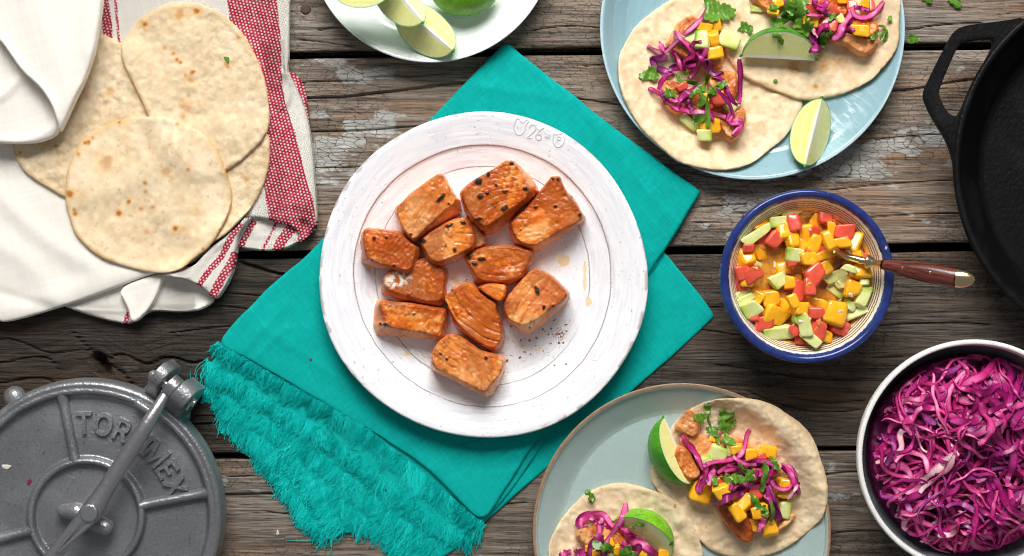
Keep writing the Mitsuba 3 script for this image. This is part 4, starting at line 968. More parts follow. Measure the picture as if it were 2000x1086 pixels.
# ------------------------------------------------------------------ seared salmon
def fish(sil, top, h, grain, seed, label, z=None, crust=0.5, chars=(), pale=0.0, flake=0.00055, period=0.0072, res=0.0009, gloss='seared_fish', name='salmon_chunk', tilt=(0, 0), glare=None, group=None, round_r=0.0017, rough=1.0):
    sil, top = np.asarray(sil), np.asarray(top) if top is not None else np.asarray(sil)
    c = sil.mean(0)
    base = at(c[0], c[1])[2] if z is None else z
    def pw(q, zz): return polyW(smooth_poly(q, 1), zz).buffer(0)
    ps, pt = pw(sil, base + h * 0.3).buffer(0.0005), pw(top, base + h * 0.9)
    ext = np.array(ps.segmentize(0.0012).exterior.coords)[:-1]
    cc = ext.mean(0)
    e2 = cc + (ext - cc) * (1.012 + 0.034 * nz(ext[:, 0], ext[:, 1], 170, seed, 3) + 0.024 * nz(ext[:, 0], ext[:, 1], 480, seed + 1, 2))[:, None]
    ps = Polygon(e2).buffer(0)
    if ps.geom_type != 'Polygon': ps = max(ps.geoms, key=lambda g: g.area)
    pt = pt.intersection(ps)
    if pt.geom_type != 'Polygon': pt = max(pt.geoms, key=lambda g: g.area)
    g = math.radians(grain)
    fld = drape(2.0, 1)
    zb = (lambda x, y: hget(x, y, fld) + 0.0002) if z is None else z
    info = {}
    def zf(x, y, d):
        P = shapely.points(np.c_[x, y])
        inside = shapely.contains_xy(pt, x, y)
        dt = np.where(inside, 0, shapely.distance(P, pt))
        de = shapely.distance(P, pt.exterior)
        t = np.where(inside, 1, d / (d + dt + 1e-9))
        s = -x * math.sin(g) + y * math.cos(g)
        l = x * math.cos(g) + y * math.sin(g)
        warp = 0.0035 * nz(l, s, 40, seed + 3, 2) + 0.20 * l * l / 0.02 * (1 if seed % 2 else -1)
        ph = ((s + warp) / period + 0.21 * seed) % 1.0
        gr = np.exp(-(np.minimum(ph, 1 - ph) / 0.075) ** 2) * sstep(-0.35, 0.25, nz(s, l, 55, seed + 6, 2))
        fine = ((s + warp * 1.2) / (period * 0.27)) % 1.0
        fg = np.exp(-(np.minimum(fine, 1 - fine) / 0.2) ** 2)
        rnd = np.sqrt(np.clip(1 - (1 - np.clip(d / round_r, 0, 1)) ** 2, 0, 1))
        cr = 0.5 + 0.5 * nz(x, y, 120, seed + 8, 5)
        zz = h * (0.22 + 0.78 * t ** 0.75) * (0.12 + 0.88 * rnd)
        zz += rough * (0.0012 * nz(x, y, 75, seed + 2, 2) * t + 0.00075 * nz(x, y, 240, seed + 5, 4) + 0.0003 * nz(l * 0.3, s, 900, seed + 7, 2))
        zz += -flake * (0.95 * gr + 0.30 * fg) * (0.3 + 0.7 * t)
        zz += 0.0007 * sstep(0.46, 0.62, cr) * nz(x, y, 560, seed + 4, 3)
        mx, my = cc
        zz += tilt[0] * (x - mx) + tilt[1] * (y - my)
        info.update(t=t, de=de, inside=inside, gr=gr, fg=fg, cr=cr, s=s, l=l, d=d)
        b = hget(x, y, fld) if z is None else z
        lo = b if z is not None else np.minimum(b, base + 0.5 * h)
        return np.maximum(lo + 0.0003, (base if z is None else z) + zz)
    v, f, n, d = sheet(ps, zf, res, rings=(0.0003, 0.0008, 0.0015), zbot=zb)
    x, y = v[:n, 0], v[:n, 1]
    I = info
    n1 = 0.5 + 0.5 * nz(x, y, 55, seed + 20, 3)
    n2 = 0.5 + 0.5 * nz(I['l'] * 0.30, I['s'], 230, seed + 21, 3)
    n3 = 0.5 + 0.5 * nz(x, y, 520, seed + 22, 4)
    orange, amber, peach, brown, dark = rgb(0.62, 0.112, 0.006), rgb(0.80, 0.235, 0.020), rgb(0.88, 0.50, 0.22), rgb(0.310, 0.046, 0.005), rgb(0.060, 0.012, 0.004)
    col = orange + (amber - orange) * sstep(0.30, 0.62, 0.6 * n2 + 0.4 * n1)[:, None]
    pl = np.clip(sstep(0.50, 0.68, n1 * 0.55 + n2 * 0.45) * 0.5 + pale, 0, 1)
    col = col + (peach - col) * pl[:, None]
    strand = sstep(0.50, 0.72, 0.5 + 0.5 * nz(I['l'] * 0.12, I['s'], 520, seed + 23, 2))
    col = col + (peach - col) * ((0.38 if name == 'salmon_flake' else 0.10) * strand)[:, None]
    side = (1 - I['t']) * 0.85
    col = col + (rgb(0.80, 0.36, 0.18) - col) * (side * (0.6 + 0.4 * n2))[:, None]
    low = 0.5 + 0.5 * nz(x, y, 48, seed + 33, 2)
    edge = np.exp(-(I['de'] / 0.0022) ** 2) * sstep(0.36, 0.62, 0.5 + 0.5 * nz(x, y, 90, seed + 30, 2))
    br = sstep(0.45, 0.57, 0.55 * low + 0.45 * n3 + 0.34 * (crust - 0.45)) * (0.34 + 0.72 * crust) + (0.45 + 0.6 * crust) * edge * (0.6 + n3)
    br = np.clip(br, 0, 1) * (1 - 0.75 * side)
    col = col + (brown - col) * (0.80 * br)[:, None]
    dk = sstep(0.58, 0.70, 0.45 * low + 0.55 * n3 + 0.10 * edge) * sstep(0.45, 0.9, crust) * (1 - side)
    col = col + (dark - col) * (0.65 * dk)[:, None]
    col = col * (1 - 0.30 * (I['gr'] * (1 - side)))[:, None] * (0.93 + 0.14 * n3)[:, None]
    if glare is not None:                                       # white glare painted into the colour as a pale speckled patch
        w = W(glare[0], glare[1], base + h)
        dd = np.hypot((x - w[0]) / (glare[2] * S), (y - w[1]) / (glare[3] * S))
        m = sstep(1.15, 0.5, dd + 0.5 * nz(x, y, 150, 2, 2)) * sstep(0.44, 0.56, n3)
        col = col + (rgb(0.83, 0.74, 0.60) - col) * m[:, None]
    for (px, py, rx, ry, a) in chars:
        w = W(px, py, base + h)
        ca, sa = math.cos(math.radians(a)), math.sin(math.radians(a))
        ux, uy = (x - w[0]) * ca + (y - w[1]) * sa, -(x - w[0]) * sa + (y - w[1]) * ca
        dd = np.hypot(ux / (rx * S), uy / (ry * S)) + 0.5 * nz(x, y, 500, seed + 60, 2)
        m = sstep(1.15, 0.75, dd)
        v[:n, 2] += 0.0017 * m
        col = col + (rgb(0.022, 0.012, 0.010) - col) * m[:, None]
    col = np.clip(col, 0.002, 1)
    k = solo(name, (v, f), gloss, label, 'salmon', color=np.vstack([col, col * 0.8]), group=group)
    stamp_pts(v[:n], 0.0013)
    return k
A3, A4, A5, A6 = Zoom(680, 300, 280 / 1170), Zoom(860, 300, 320 / 1337), Zoom(700, 500, 260 / 1412), Zoom(830, 500, 310 / 1122)
P_Z = plate_z + 0.0046
fish(A5([(240, 340), (260, 250), (290, 180), (400, 120), (560, 60), (640, 30), (720, 10), (830, 70), (930, 160), (945, 200), (930, 330), (910, 480), (890, 540), (820, 545), (700, 510), (580, 490), (450, 470), (330, 420), (250, 380)]),
     A5([(270, 300), (290, 190), (400, 130), (640, 40), (820, 80), (930, 180), (915, 330), (890, 480), (700, 480), (560, 440), (400, 390), (300, 350)]), 0.017, 32, 3, 'dark glossy salmon chunk with a painted pale glare patch, below the leftmost chunk', crust=0.85, glare=(777, 547, 30, 16))
fish(A3([(110, 650), (145, 605), (220, 610), (330, 625), (440, 640), (480, 690), (540, 740), (580, 760), (592, 800), (560, 900), (545, 970), (500, 985), (400, 965), (290, 940), (200, 925), (130, 895), (105, 870), (115, 820), (100, 750)]),
     A3([(120, 650), (150, 610), (330, 630), (470, 690), (560, 755), (545, 830), (510, 960), (400, 940), (220, 890), (140, 830)]), 0.021, -15, 5, 'leftmost salmon chunk on the white plate, reddish brown seared top', crust=0.8, chars=[(731, 464, 3, 3, 0), (755, 464, 3, 2, 0), (726, 508, 4, 3, 0), (770, 518, 4, 2, 0)], z=P_Z + 0.003)
fish(A3([(385, 470), (380, 435), (440, 400), (500, 340), (600, 260), (720, 170), (760, 165), (790, 200), (850, 310), (905, 395), (915, 470), (900, 490), (730, 600), (600, 680), (550, 730), (520, 720), (470, 660), (430, 600)]),
     A3([(390, 460), (440, 400), (500, 345), (600, 265), (720, 175), (760, 172), (790, 215), (850, 320), (890, 392), (800, 450), (700, 545), (610, 640), (545, 715), (470, 650), (430, 580)]), 0.027, 55, 2, 'golden salmon chunk at the upper left with one black curled char', crust=0.28, pale=0.12, chars=[(860, 388, 9, 3.6, 35), (866, 381, 4, 3, 60), (877, 398, 2, 2, 0), (802, 457, 3, 2, 0)], z=P_Z)
fish(A4([(160, 330), (175, 290), (240, 240), (300, 200), (390, 150), (450, 130), (510, 65), (590, 60), (620, 85), (690, 140), (740, 200), (800, 300), (790, 330), (690, 420), (590, 510), (500, 600), (420, 650), (370, 655), (320, 610), (250, 550), (210, 480), (190, 420)]),
     A4([(165, 330), (240, 245), (390, 155), (510, 70), (605, 72), (650, 150), (690, 230), (725, 300), (700, 370), (580, 450), (490, 520), (400, 590), (340, 590), (270, 530), (210, 440)]), 0.030, 65, 7, 'biggest salmon chunk, top centre, crusted brown with black char crumbs', crust=0.72, chars=[(935, 353, 6, 7, 20), (938, 383, 6, 5, 0), (986, 405, 8, 5, 25), (953, 338, 4, 5, 0), (969, 361, 3, 3, 0), (952, 377, 4, 3, 0), (934, 427, 9, 2, 5), (1026, 368, 5, 4, 30), (985, 373, 5, 2, 0), (1000, 318, 5, 4, 0), (900, 377, 3, 3, 0)], z=P_Z)
fish(A4([(905, 190), (940, 180), (985, 195), (990, 230), (1030, 310), (1080, 355), (1120, 420), (1170, 500), (1182, 530), (1140, 570), (1000, 660), (880, 740), (780, 795), (740, 780), (620, 740), (590, 690), (560, 610), (575, 550), (640, 490), (720, 420), (800, 330), (850, 260), (880, 220)]),
     A4([(905, 195), (975, 200), (1020, 320), (1110, 420), (1170, 520), (1090, 585), (950, 645), (840, 715), (760, 755), (640, 725), (580, 620), (590, 560), (720, 425), (850, 270)]), 0.024, 20, 9, 'salmon chunk at the upper right tapering to a pale tip', crust=0.6, chars=[(1092, 349, 5, 4, 0), (1078, 347, 4, 3, 0), (1132, 419, 4, 3, 0), (1085, 403, 4, 2, 0), (1047, 404, 4, 2, 0), (1118, 384, 2, 3, 0)], z=P_Z)
fish(A3([(960, 505), (1000, 545), (1060, 600), (1120, 670), (1130, 710), (1100, 755), (1030, 780), (940, 700), (900, 600)]), None, 0.012, 10, 4, 'small pale salmon flake tucked behind the glossy middle chunk', crust=0.2, pale=0.25, z=P_Z)
fish(A3([(580, 720), (600, 690), (700, 620), (800, 560), (880, 525), (950, 520), (1000, 560), (1040, 640), (1055, 710), (1040, 775), (940, 840), (840, 880), (760, 920), (700, 925), (650, 890), (620, 820)]),
     A3([(590, 715), (700, 625), (800, 570), (930, 535), (990, 580), (1030, 650), (1040, 720), (1010, 770), (840, 850), (740, 890), (670, 860), (630, 790)]), 0.023, 25, 6, 'glossy dark edged salmon chunk in the middle of the upper group', crust=0.62, gloss='painted_wet', chars=[(888, 487, 3, 5, 0), (826, 470, 6, 4, 0), (905, 434, 7, 3, -20), (876, 440, 9, 3, 20)], z=P_Z + 0.002)
fish(A4([(190, 840), (250, 800), (350, 760), (480, 745), (620, 750), (720, 775), (765, 810), (760, 860), (700, 950), (680, 1010), (600, 1060), (500, 1072), (380, 1075), (290, 1060), (260, 980), (220, 900)]),
     A4([(210, 850), (350, 775), (480, 752), (700, 778), (755, 830), (690, 940), (660, 1010), (500, 1050), (320, 1040), (260, 950)]), 0.021, 8, 8, 'salmon chunk just below the plate centre with a dark seared left end', crust=0.62, chars=[(915, 500, 9, 5, 20), (940, 505, 9, 3, 5), (928, 515, 5, 5, 0)], z=P_Z)
fish(A5([(165, 640), (190, 480), (250, 468), (400, 490), (560, 495), (700, 520), (850, 550), (920, 560), (945, 610), (935, 720), (910, 790), (930, 850), (890, 890), (800, 885), (640, 870), (480, 850), (330, 845), (220, 850), (165, 800)]),
     A5([(240, 480), (400, 495), (700, 530), (910, 570), (930, 620), (900, 760), (890, 850), (800, 850), (640, 800), (480, 780), (300, 740), (270, 640), (220, 540)]), 0.022, 5, 11, 'long salmon chunk at the lower left with a raw pink left side', crust=0.55, chars=[(752, 635, 6, 6, 0), (742, 634, 3, 4, 0), (809, 613, 3, 2, 0)], z=P_Z)
fish(A6([(130, 290), (165, 270), (200, 250), (182, 236), (250, 218), (265, 190), (330, 187), (362, 212), (400, 260), (480, 300), (512, 330), (510, 380), (540, 440), (555, 510), (555, 620), (480, 682), (430, 655), (330, 590), (260, 540), (200, 470), (190, 420), (160, 370)]),
     A6([(140, 295), (200, 255), (265, 200), (340, 195), (420, 280), (500, 330), (505, 380), (530, 450), (540, 520), (535, 610), (475, 665), (330, 575), (210, 460), (165, 365)]), 0.022, -38, 12, 'salmon chunk with deep diagonal flakes at the lower centre', crust=0.5, flake=0.0011, period=0.0066, chars=[(872, 595, 3, 5, 0), (882, 567, 4, 2, 0), (870, 605, 3, 3, 0)], z=P_Z)
fish(A6([(372, 222), (410, 200), (460, 190), (520, 195), (572, 202), (576, 240), (562, 305), (530, 330), (490, 312), (440, 280), (395, 248)]), None, 0.024, -30, 13, 'small salmon flake split off the top of the diagonally flaked chunk', crust=0.35, z=P_Z, flake=0.0004)
fish(A6([(550, 350), (575, 300), (620, 240), (680, 170), (740, 110), (770, 95), (850, 110), (920, 160), (990, 230), (1018, 270), (1005, 320), (960, 370), (870, 450), (790, 520), (720, 548), (670, 520), (620, 475), (580, 460), (555, 410)]),
     A6([(560, 345), (620, 245), (740, 115), (770, 102), (850, 115), (990, 235), (1008, 285), (960, 325), (880, 380), (790, 445), (730, 480), (680, 490), (600, 455), (565, 400)]), 0.027, 50, 15, 'rightmost salmon chunk, pale golden with a black fleck on top', crust=0.42, pale=0.2, chars=[(1049, 568, 4, 9, 15), (1081, 598, 4, 3, 0), (1062, 599, 3, 5, 0)], z=P_Z)
fish(A6([(45, 800), (45, 690), (90, 600), (130, 570), (200, 550), (260, 570), (340, 620), (380, 660), (470, 680), (560, 710), (555, 790), (540, 850), (490, 970), (440, 1000), (400, 990), (290, 930), (180, 870), (80, 825)]),
     A6([(50, 780), (52, 690), (130, 578), (200, 557), (260, 580), (370, 665), (555, 715), (550, 790), (530, 840), (470, 900), (435, 960), (390, 950), (280, 890), (170, 830)]), 0.028, -70, 16, 'lowest salmon chunk on the white plate, broad and lightly browned', crust=0.36, pale=0.15, chars=[(949, 698, 3, 3, 0), (860, 690, 2, 2, 0), (873, 701, 2, 2, 0), (935, 676, 7, 3, -30)], z=P_Z)

# the lime wedges
Zl = Zoom(560, 0, 640 / 1986)
lime(826, 54, -40, -86, 100, 'lime wedge nearest the bottom rim of the small white plate, cut faces up', a=0.0275, b=0.0225, seed=1, side=-1)
lime(903, 2, 4, 14, 95, 'lime wedge on the small white plate showing its dark green skin', a=0.027, b=0.021, seed=2, side=-1, tint=(0.055, 0.20, 0.008))
lime(775, -6, -50, -75, 95, 'lime wedge half behind the front wedge on the small white plate', a=0.026, b=0.021, seed=3, side=-1)
lime(706, -22, 10, -60, 95, 'lime wedge barely in view at the left of the small white plate', a=0.026, b=0.021, seed=4, side=-1)

# ------------------------------------------------------------------ small chopped things
SPOT = [None]
def spot(label, px, py):
    """adds where in its pile a piece lies; SPOT holds the pile's middle and half width in pixels"""
    if SPOT[0] is None: return label
    cx_, cy_, rx_, ry_, word = SPOT[0]
    u, v = (px - cx_) / rx_, (py - cy_) / ry_
    if math.hypot(u, v) < 0.33: return f'{label}, in the middle'
    a = int(((math.degrees(math.atan2(-v, u)) + 22.5) % 360) // 45)
    return f"{label}, {['at the right', 'at the upper right', 'at the top', 'at the upper left', 'at the left', 'at the lower left', 'at the bottom', 'at the lower right'][a]}"
MANGO, TOMATO, AVO = 'mango', 'tomato', 'avocado'
KIND_ID = {MANGO: 0, TOMATO: 1, AVO: 2}
def paint(kind, v, seed):
    x, y, z = v.T
    a = 0.5 + 0.5 * nz(x, y, 160, seed, 3, z)
    if kind != AVO: return np.c_[np.clip(a * 0.62 + 0.55 * sstep(0.62, 0.9, 0.5 + 0.5 * nz(x, y, 420, seed + 1, 2, z)), 0, 1), np.full(len(v), KIND_ID[kind] + 0.5)]
    rim = sstep(0.2, 0.95, v @ np.array([math.cos(seed), math.sin(seed), 0.25]) / (np.abs(v).max() + 1e-9))
    return np.c_[np.clip(0.35 * a + 0.75 * rim, 0, 1), np.full(len(v), 2.5)]
def dice(kind, px, py, w, h, ang, seed, label, group, name=None, hgt=None, sink=0.0, p=7.0, wet='chopped_wet'):
    """a cut cube; w, h in photo pixels, ang in degrees"""
    r = np.random.default_rng(seed)
    hgt = hgt if hgt else min(w, h) * S * r.uniform(0.75, 1.0)
    v = lump(w * S * 0.98, h * S * 0.98, hgt, p, seed, 0.07, 0.10)
    v = rot(v, math.radians(ang), r.normal(0, 0.16), r.normal(0, 0.16))
    c0 = at(px, py)
    xy = v[:, :2] + c0[:2]
    zz = hget(xy[:, 0] * 0.7 + c0[0] * 0.3, xy[:, 1] * 0.7 + c0[1] * 0.3)
    z = np.quantile(zz, 0.6) - v[:, 2].min() - sink - 0.0006
    c = W(px, py, z)
    uv = paint(kind, v, seed % 89)
    V = v + [c[0], c[1], z]
    solo(name or {MANGO: 'mango_cube', TOMATO: 'tomato_cube', AVO: 'avocado_cube'}[kind], (V, CUBE_F), wet, spot(label, px, py), kind, uv=uv, group=group)
    stamp_pts(V[v[:, 2] > 0], 0.0022)
def local(x, y, sig, grow):
    ii0, jj0 = int((y.min() - GY0) / GR) - 14, int((x.min() - GX0) / GR) - 14
    ii1, jj1 = int((y.max() - GY0) / GR) + 15, int((x.max() - GX0) / GR) + 15
    ii0, jj0, ii1, jj1 = max(ii0, 0), max(jj0, 0), min(ii1, 580), min(jj1, 960)
    f = hm[ii0:ii1, jj0:jj1]
    if f.size < 4: return np.zeros_like(x)
    f = maximum_filter(f, grow) if grow > 1 else f
    f = gaussian_filter(f, sig)
    return map_coordinates(f, [(y - GY0) / GR - 0.5 - ii0, (x - GX0) / GR - 0.5 - jj0], order=1, mode='nearest')
def shred_mesh(path, w, seed, tone=None, lift=0.0015, thick=0.0007, n=18, curl=0.7, sig=1.6, zoff=0.0):
    """a strip of cabbage laid over what is there; path in photo pixels"""
    r = np.random.default_rng(seed)
    c = curve(path, n)
    P = at(c[:, 0], c[:, 1])
    for _ in range(2):
        z = gaussian_filter1d(local(P[:, 0], P[:, 1], sig, 3), 1.0, mode='nearest') + thick * 0.6 + zoff
        s = np.linspace(0, 1, n)
        z = z + lift * (0.5 + 0.5 * np.sin(r.uniform(0, 6.3) + s * r.uniform(5, 10))) * r.uniform(0.3, 1.0)
        P = W(c[:, 0], c[:, 1], z)
    t = np.gradient(P, axis=0); t /= np.linalg.norm(t, axis=1, keepdims=True) + 1e-12
    side = np.cross([0, 0, 1.0], t); side /= np.linalg.norm(side, axis=1, keepdims=True) + 1e-9
    up = np.cross(t, side)
    tw = r.normal(0, 0.35) + curl * np.sin(r.uniform(0, 6.3) + s * r.uniform(4, 9))
    A = side * np.cos(tw)[:, None] + up * np.sin(tw)[:, None]
    B = np.cross(t, A)
    ww = w * (0.45 + 0.55 * np.sin(np.pi * np.clip(s * 0.9 + 0.06, 0, 1)) ** 0.6) * (1 + 0.18 * np.sin(s * r.uniform(8, 16) + r.uniform(0, 6)))
    cs = [(-1, .5), (-.5, .62), (.5, .62), (1, .5), (1, .5), (1, -.5), (1, -.5), (0, -.5), (-1, -.5), (-1, -.5), (-1, .5)]
    v = np.stack([P + A * (a * ww / 2)[:, None] + B * (b * thick) for a, b in cs], 1)
    k = len(cs)
    i, j = np.meshgrid(np.arange(n - 1), np.array([0, 1, 2, 4, 6, 7, 9]), indexing='ij')
    q = np.stack([i * k + j, i * k + j + 1, (i + 1) * k + j + 1, (i + 1) * k + j], -1).reshape(-1, 4)
    f = np.vstack([q[:, [0, 2, 1]], q[:, [0, 3, 2]]])
    e = np.array([[0, 3, 6], [0, 6, 8]])
    f = np.vstack([f, e, e[:, ::-1] + (n - 1) * k])
    V = v.reshape(-1, 3)
    V[:, 2] = np.maximum(V[:, 2], 0.0012)
    tone = r.choice(5, p=[.36, .38, .10, .13, .03]) if tone is None else tone
    along = 0.5 + 0.5 * nz(s * 0.02, s * 0, 160, seed % 61, 2)
    mid = np.array([0.1, 0.8, 0.8, 0.15, 0.0, 0.0, 0.1, 0.6, 0.1, 0.0, 0.0])
    m = np.clip(mid[None] * (0.35 + 1.0 * along[:, None]), 0, 1)
    return V, f, np.c_[m.ravel(), np.full(m.size, 3.5 + tone)]
def shred(path, w, seed, label, group, tone=None, name='cabbage_shred', **kw):
    V, f, uv = shred_mesh(path, w, seed, tone, **kw)
    m = np.mean(path, 0)
    word = ['magenta', 'magenta', 'dark purple', 'bright pink', 'pale pink'][int(uv[0, 1] - 3)]
    solo(name, (V, f), 'chopped_limp', spot(label.replace('magenta', word), *m), 'cabbage shred', uv=uv, group=group)
    stamp_pts(V, 0.0011)
def leaf_mesh(px, py, size, ang, seed, lobes=5, lift=0.0012, hue=0.5, stalk=True):
    """a cilantro leaf: ragged lobes round a stalk; size in photo pixels"""
    r = np.random.default_rng(seed)
    th = np.linspace(-2.5, 2.5, 90)
    rad = 0.34 + 0.36 * np.abs(np.cos(th * lobes / 5.0 * 1.25)) ** 0.8 + 0.17 * np.abs(np.cos(th * lobes * 1.5 + r.uniform(0, 2)))
    rad *= 1 + 0.12 * np.interp(th, np.linspace(-2.5, 2.5, 12), r.normal(0, 1, 12))
    x, y = rad * np.cos(th), rad * np.sin(th) * 0.8
    pts = np.c_[np.r_[x, -0.45], np.r_[y, 0.0]] * size * 0.62
    a = math.radians(ang)
    R = np.array([[math.cos(a), math.sin(a)], [-math.sin(a), math.cos(a)]])     # photo y runs down
    q = pts @ R + [px, py]
    z0 = at(px, py)[2]
    poly = Polygon(W(q[:, 0], q[:, 1], z0)[:, :2]).buffer(0)
    if poly.geom_type != 'Polygon': poly = max(poly.geoms, key=lambda g: g.area)
    c = W(px, py, z0)
    bend = r.uniform(-28, 46)
    def zf(X, Y, d):
        dx, dy = X - c[0], Y - c[1]
        u, vv = dx * math.cos(a) + dy * math.sin(a), -dx * math.sin(a) + dy * math.cos(a)
        b = local(X, Y, 1.4, 3)
        wav = 0.0009 * np.sin(u * 900 + r.uniform(0, 6)) + 0.0007 * nz(X, Y, 330, seed, 2)
        return np.maximum(b + 0.0004, 0.5 * b + 0.5 * b.mean() + 0.0006 + lift * 0.6 + bend * 0.35 * vv * vv + wav + 0.10 * lift / 0.0012 * np.maximum(u, 0))
    v, f, n, d = sheet(poly, zf, max(0.0007, size * S * 0.06), thick=0.00035)
    X, Y = v[:, 0], v[:, 1]
    k = 0.5 + 0.5 * nz(X, Y, 300, seed + 3, 2)
    vein = np.exp(-(np.abs(-(X - c[0]) * math.sin(a) + (Y - c[1]) * math.cos(a)) / 0.0004) ** 2)
    return v, f, n, np.c_[np.clip(hue * 0.5 + 0.5 * (k - 0.3) + 0.25 * vein, 0, 1), np.full(len(v), 8.5)]
def leaf(px, py, size, ang, seed, label, group=None, **kw):
    v, f, n, col = leaf_mesh(px, py, size, ang, seed, **kw)
    solo('cilantro_leaf', (v, f), 'chopped_gloss', spot(label, px, py), 'cilantro', uv=col, group=group)
    stamp_pts(v[:n], 0.001)
def strip(path, w, seed, label, group=None, name='cilantro_strip', hue=0.6, **kw):
    V, f, col = shred_mesh(path, w, seed, 0, thick=0.0005, n=12, **kw)
    r = np.random.default_rng(seed)
    k = 0.5 + 0.5 * nz(V[:, 0], V[:, 1], 350, seed % 50, 2)
    uv = np.c_[np.clip(hue * 0.45 + 0.6 * (k - 0.3), 0, 1), np.full(len(V), 8.5)]
    solo(name, (V, f), 'chopped_gloss', spot(label, *np.mean(path, 0)), 'cilantro', uv=uv, group=group)
    stamp_pts(V, 0.0011)

# ------------------------------------------------------------------ the tacos
def topfish(pts, h, grain, seed, label, group=None, pale=0.25, crust=0.3, **kw):
    fish(pts, np.asarray(pts).mean(0) + (np.asarray(pts) - np.asarray(pts).mean(0)) * 0.92, h, grain, seed, label, crust=crust, pale=pale, name='salmon_flake', res=0.0009, group=group, flake=0.0008, period=0.0060, rough=1.5, **kw)
def kinds(where):
    return {'m': (MANGO, f'yellow mango cube {where}', f'mango cubes {where}'), 't': (TOMATO, f'red tomato cube {where}', f'tomato cubes {where}'), 'a': (AVO, f'pale green avocado cube {where}', f'avocado cubes {where}')}
def toppings(where, Z, seed, chunks=(), shreds=(), leaves=(), strips=()):
    K = kinds(where)
    allp = Z([(c[1], c[2]) for c in chunks])
    lo_, hi_ = allp.min(0), allp.max(0)
    SPOT[0] = (*((lo_ + hi_) / 2), *((hi_ - lo_) / 2 + 4), 'pile')
    for i, (k, x, y, w, h, a) in enumerate(chunks):
        p = Z([(x, y)])[0]
        dice(K[k][0], p[0], p[1], w * Z.s, h * Z.s, a, seed * 100 + i, K[k][1], K[k][2], wet='chopped_gloss' if k == 'a' else 'chopped_wet')
    r_ = np.random.default_rng(seed + 500)
    twins = [(np.asarray(p_, float) + r_.normal(0, 3.2 / Z.s, 2) + r_.normal(0, 1.4 / Z.s, (len(p_), 2)), w_ * r_.uniform(0.75, 1.1), int(r_.choice([0, 1, 2, 0]))) for p_, w_, t_ in shreds if r_.uniform() < 0.75]
    for i, (path, w, tone) in enumerate(twins + list(shreds)):
        shred(Z(path), w * 0.00115, seed * 1000 + 40 + i, f'magenta cabbage shred {where}', f'cabbage shreds {where}', tone)
    for i, (path, w) in enumerate(strips):
        strip(Z(path), w * 0.00115, seed * 100 + 70 + i, f'thin green cilantro strip {where}', f'cilantro strips {where}')
    for i, (x, y, s, a, hue) in enumerate(leaves):
        p = Z([(x, y)])[0]
        leaf(p[0], p[1], s * Z.s, a, seed * 100 + 85 + i, f'ragged green cilantro leaf {where}', f'cilantro leaves {where}', hue=hue)
    SPOT[0] = None

TA, TB, TC, TD = Zoom(1240, 20, .2487), Zoom(1440, 0, .18418), Zoom(1280, 780, 320 / 1136), Zoom(1060, 930, .17)
ZB = Zoom(1160, 0, 640 / 1878)
tortilla('pale corn tortilla of the left taco on the light blue plate', ZB([(150, 300), (190, 220), (240, 140), (310, 80), (400, 20), (470, -20), (560, -60), (700, -50), (820, 20), (960, 140), (1060, 260), (1130, 400), (1190, 520), (1206, 575), (1200, 640), (1150, 730), (1090, 800), (1000, 870), (920, 930), (830, 965), (740, 980), (640, 975), (560, 960), (470, 925), (400, 870), (310, 790), (250, 720), (200, 640), (160, 550), (138, 450), (136, 380)]), 0.016, 31, amp=0.0012, toast=0.25, pale=0.08, sag=6, soft=2)
tortilla('toasted corn tortilla of the right taco on the light blue plate', ZB([(712, 90), (690, 30), (720, -60), (850, -130), (1100, -220), (1400, -240), (1650, -150), (1740, -60), (1757, 10), (1752, 60), (1748, 130), (1745, 200), (1742, 270), (1700, 340), (1650, 400), (1600, 460), (1520, 500), (1420, 540), (1330, 560), (1260, 570), (1190, 570), (1120, 545), (1030, 510), (960, 480), (890, 450), (845, 420), (800, 360), (760, 300), (735, 220), (725, 150)]), 0.019, 32, amp=0.0011, toast=0.55, sag=6, soft=2,
         spots=[(1555, 130, 14, 0.25), (1613, 126, 4, 0.5), (1598, 166, 5, 0.5), (1612, 122, 20, 0.3), (1650, 120, 16, 0.25), (1445, 30, 8, 0.3)])
ZC = Zoom(1030, 730, 630 / 1922)
tortilla('bumpy corn tortilla of the right taco on the pale grey green plate', ZC([(740, 640), (745, 560), (790, 460), (850, 350), (910, 270), (980, 210), (1060, 170), (1160, 145), (1270, 140), (1380, 155), (1480, 190), (1570, 250), (1650, 310), (1700, 370), (1730, 440), (1750, 520), (1780, 600), (1790, 680), (1785, 760), (1760, 850), (1700, 940), (1620, 1010), (1540, 1060), (1440, 1100), (1300, 1110), (1150, 1090), (1060, 1040), (980, 940), (880, 840), (790, 720)]), 0.019, 33, amp=0.0017, toast=0.3, pale=-0.05, sag=6, soft=2)
tortilla('corn tortilla of the left taco at the bottom edge, its upper rim bulging', ZC([(120, 1060), (140, 990), (190, 900), (240, 830), (290, 780), (350, 720), (420, 690), (500, 665), (580, 662), (660, 675), (740, 700), (820, 725), (880, 760), (930, 800), (955, 850), (990, 900), (1020, 960), (1035, 1010), (1060, 1070), (1050, 1150), (980, 1300), (800, 1420), (500, 1440), (250, 1350), (140, 1200)]), 0.020, 34, amp=0.0014, toast=0.3, sag=6, soft=2, spots=[(1320, 992, 4, 0.6), (1176, 958, 4, 0.3)])

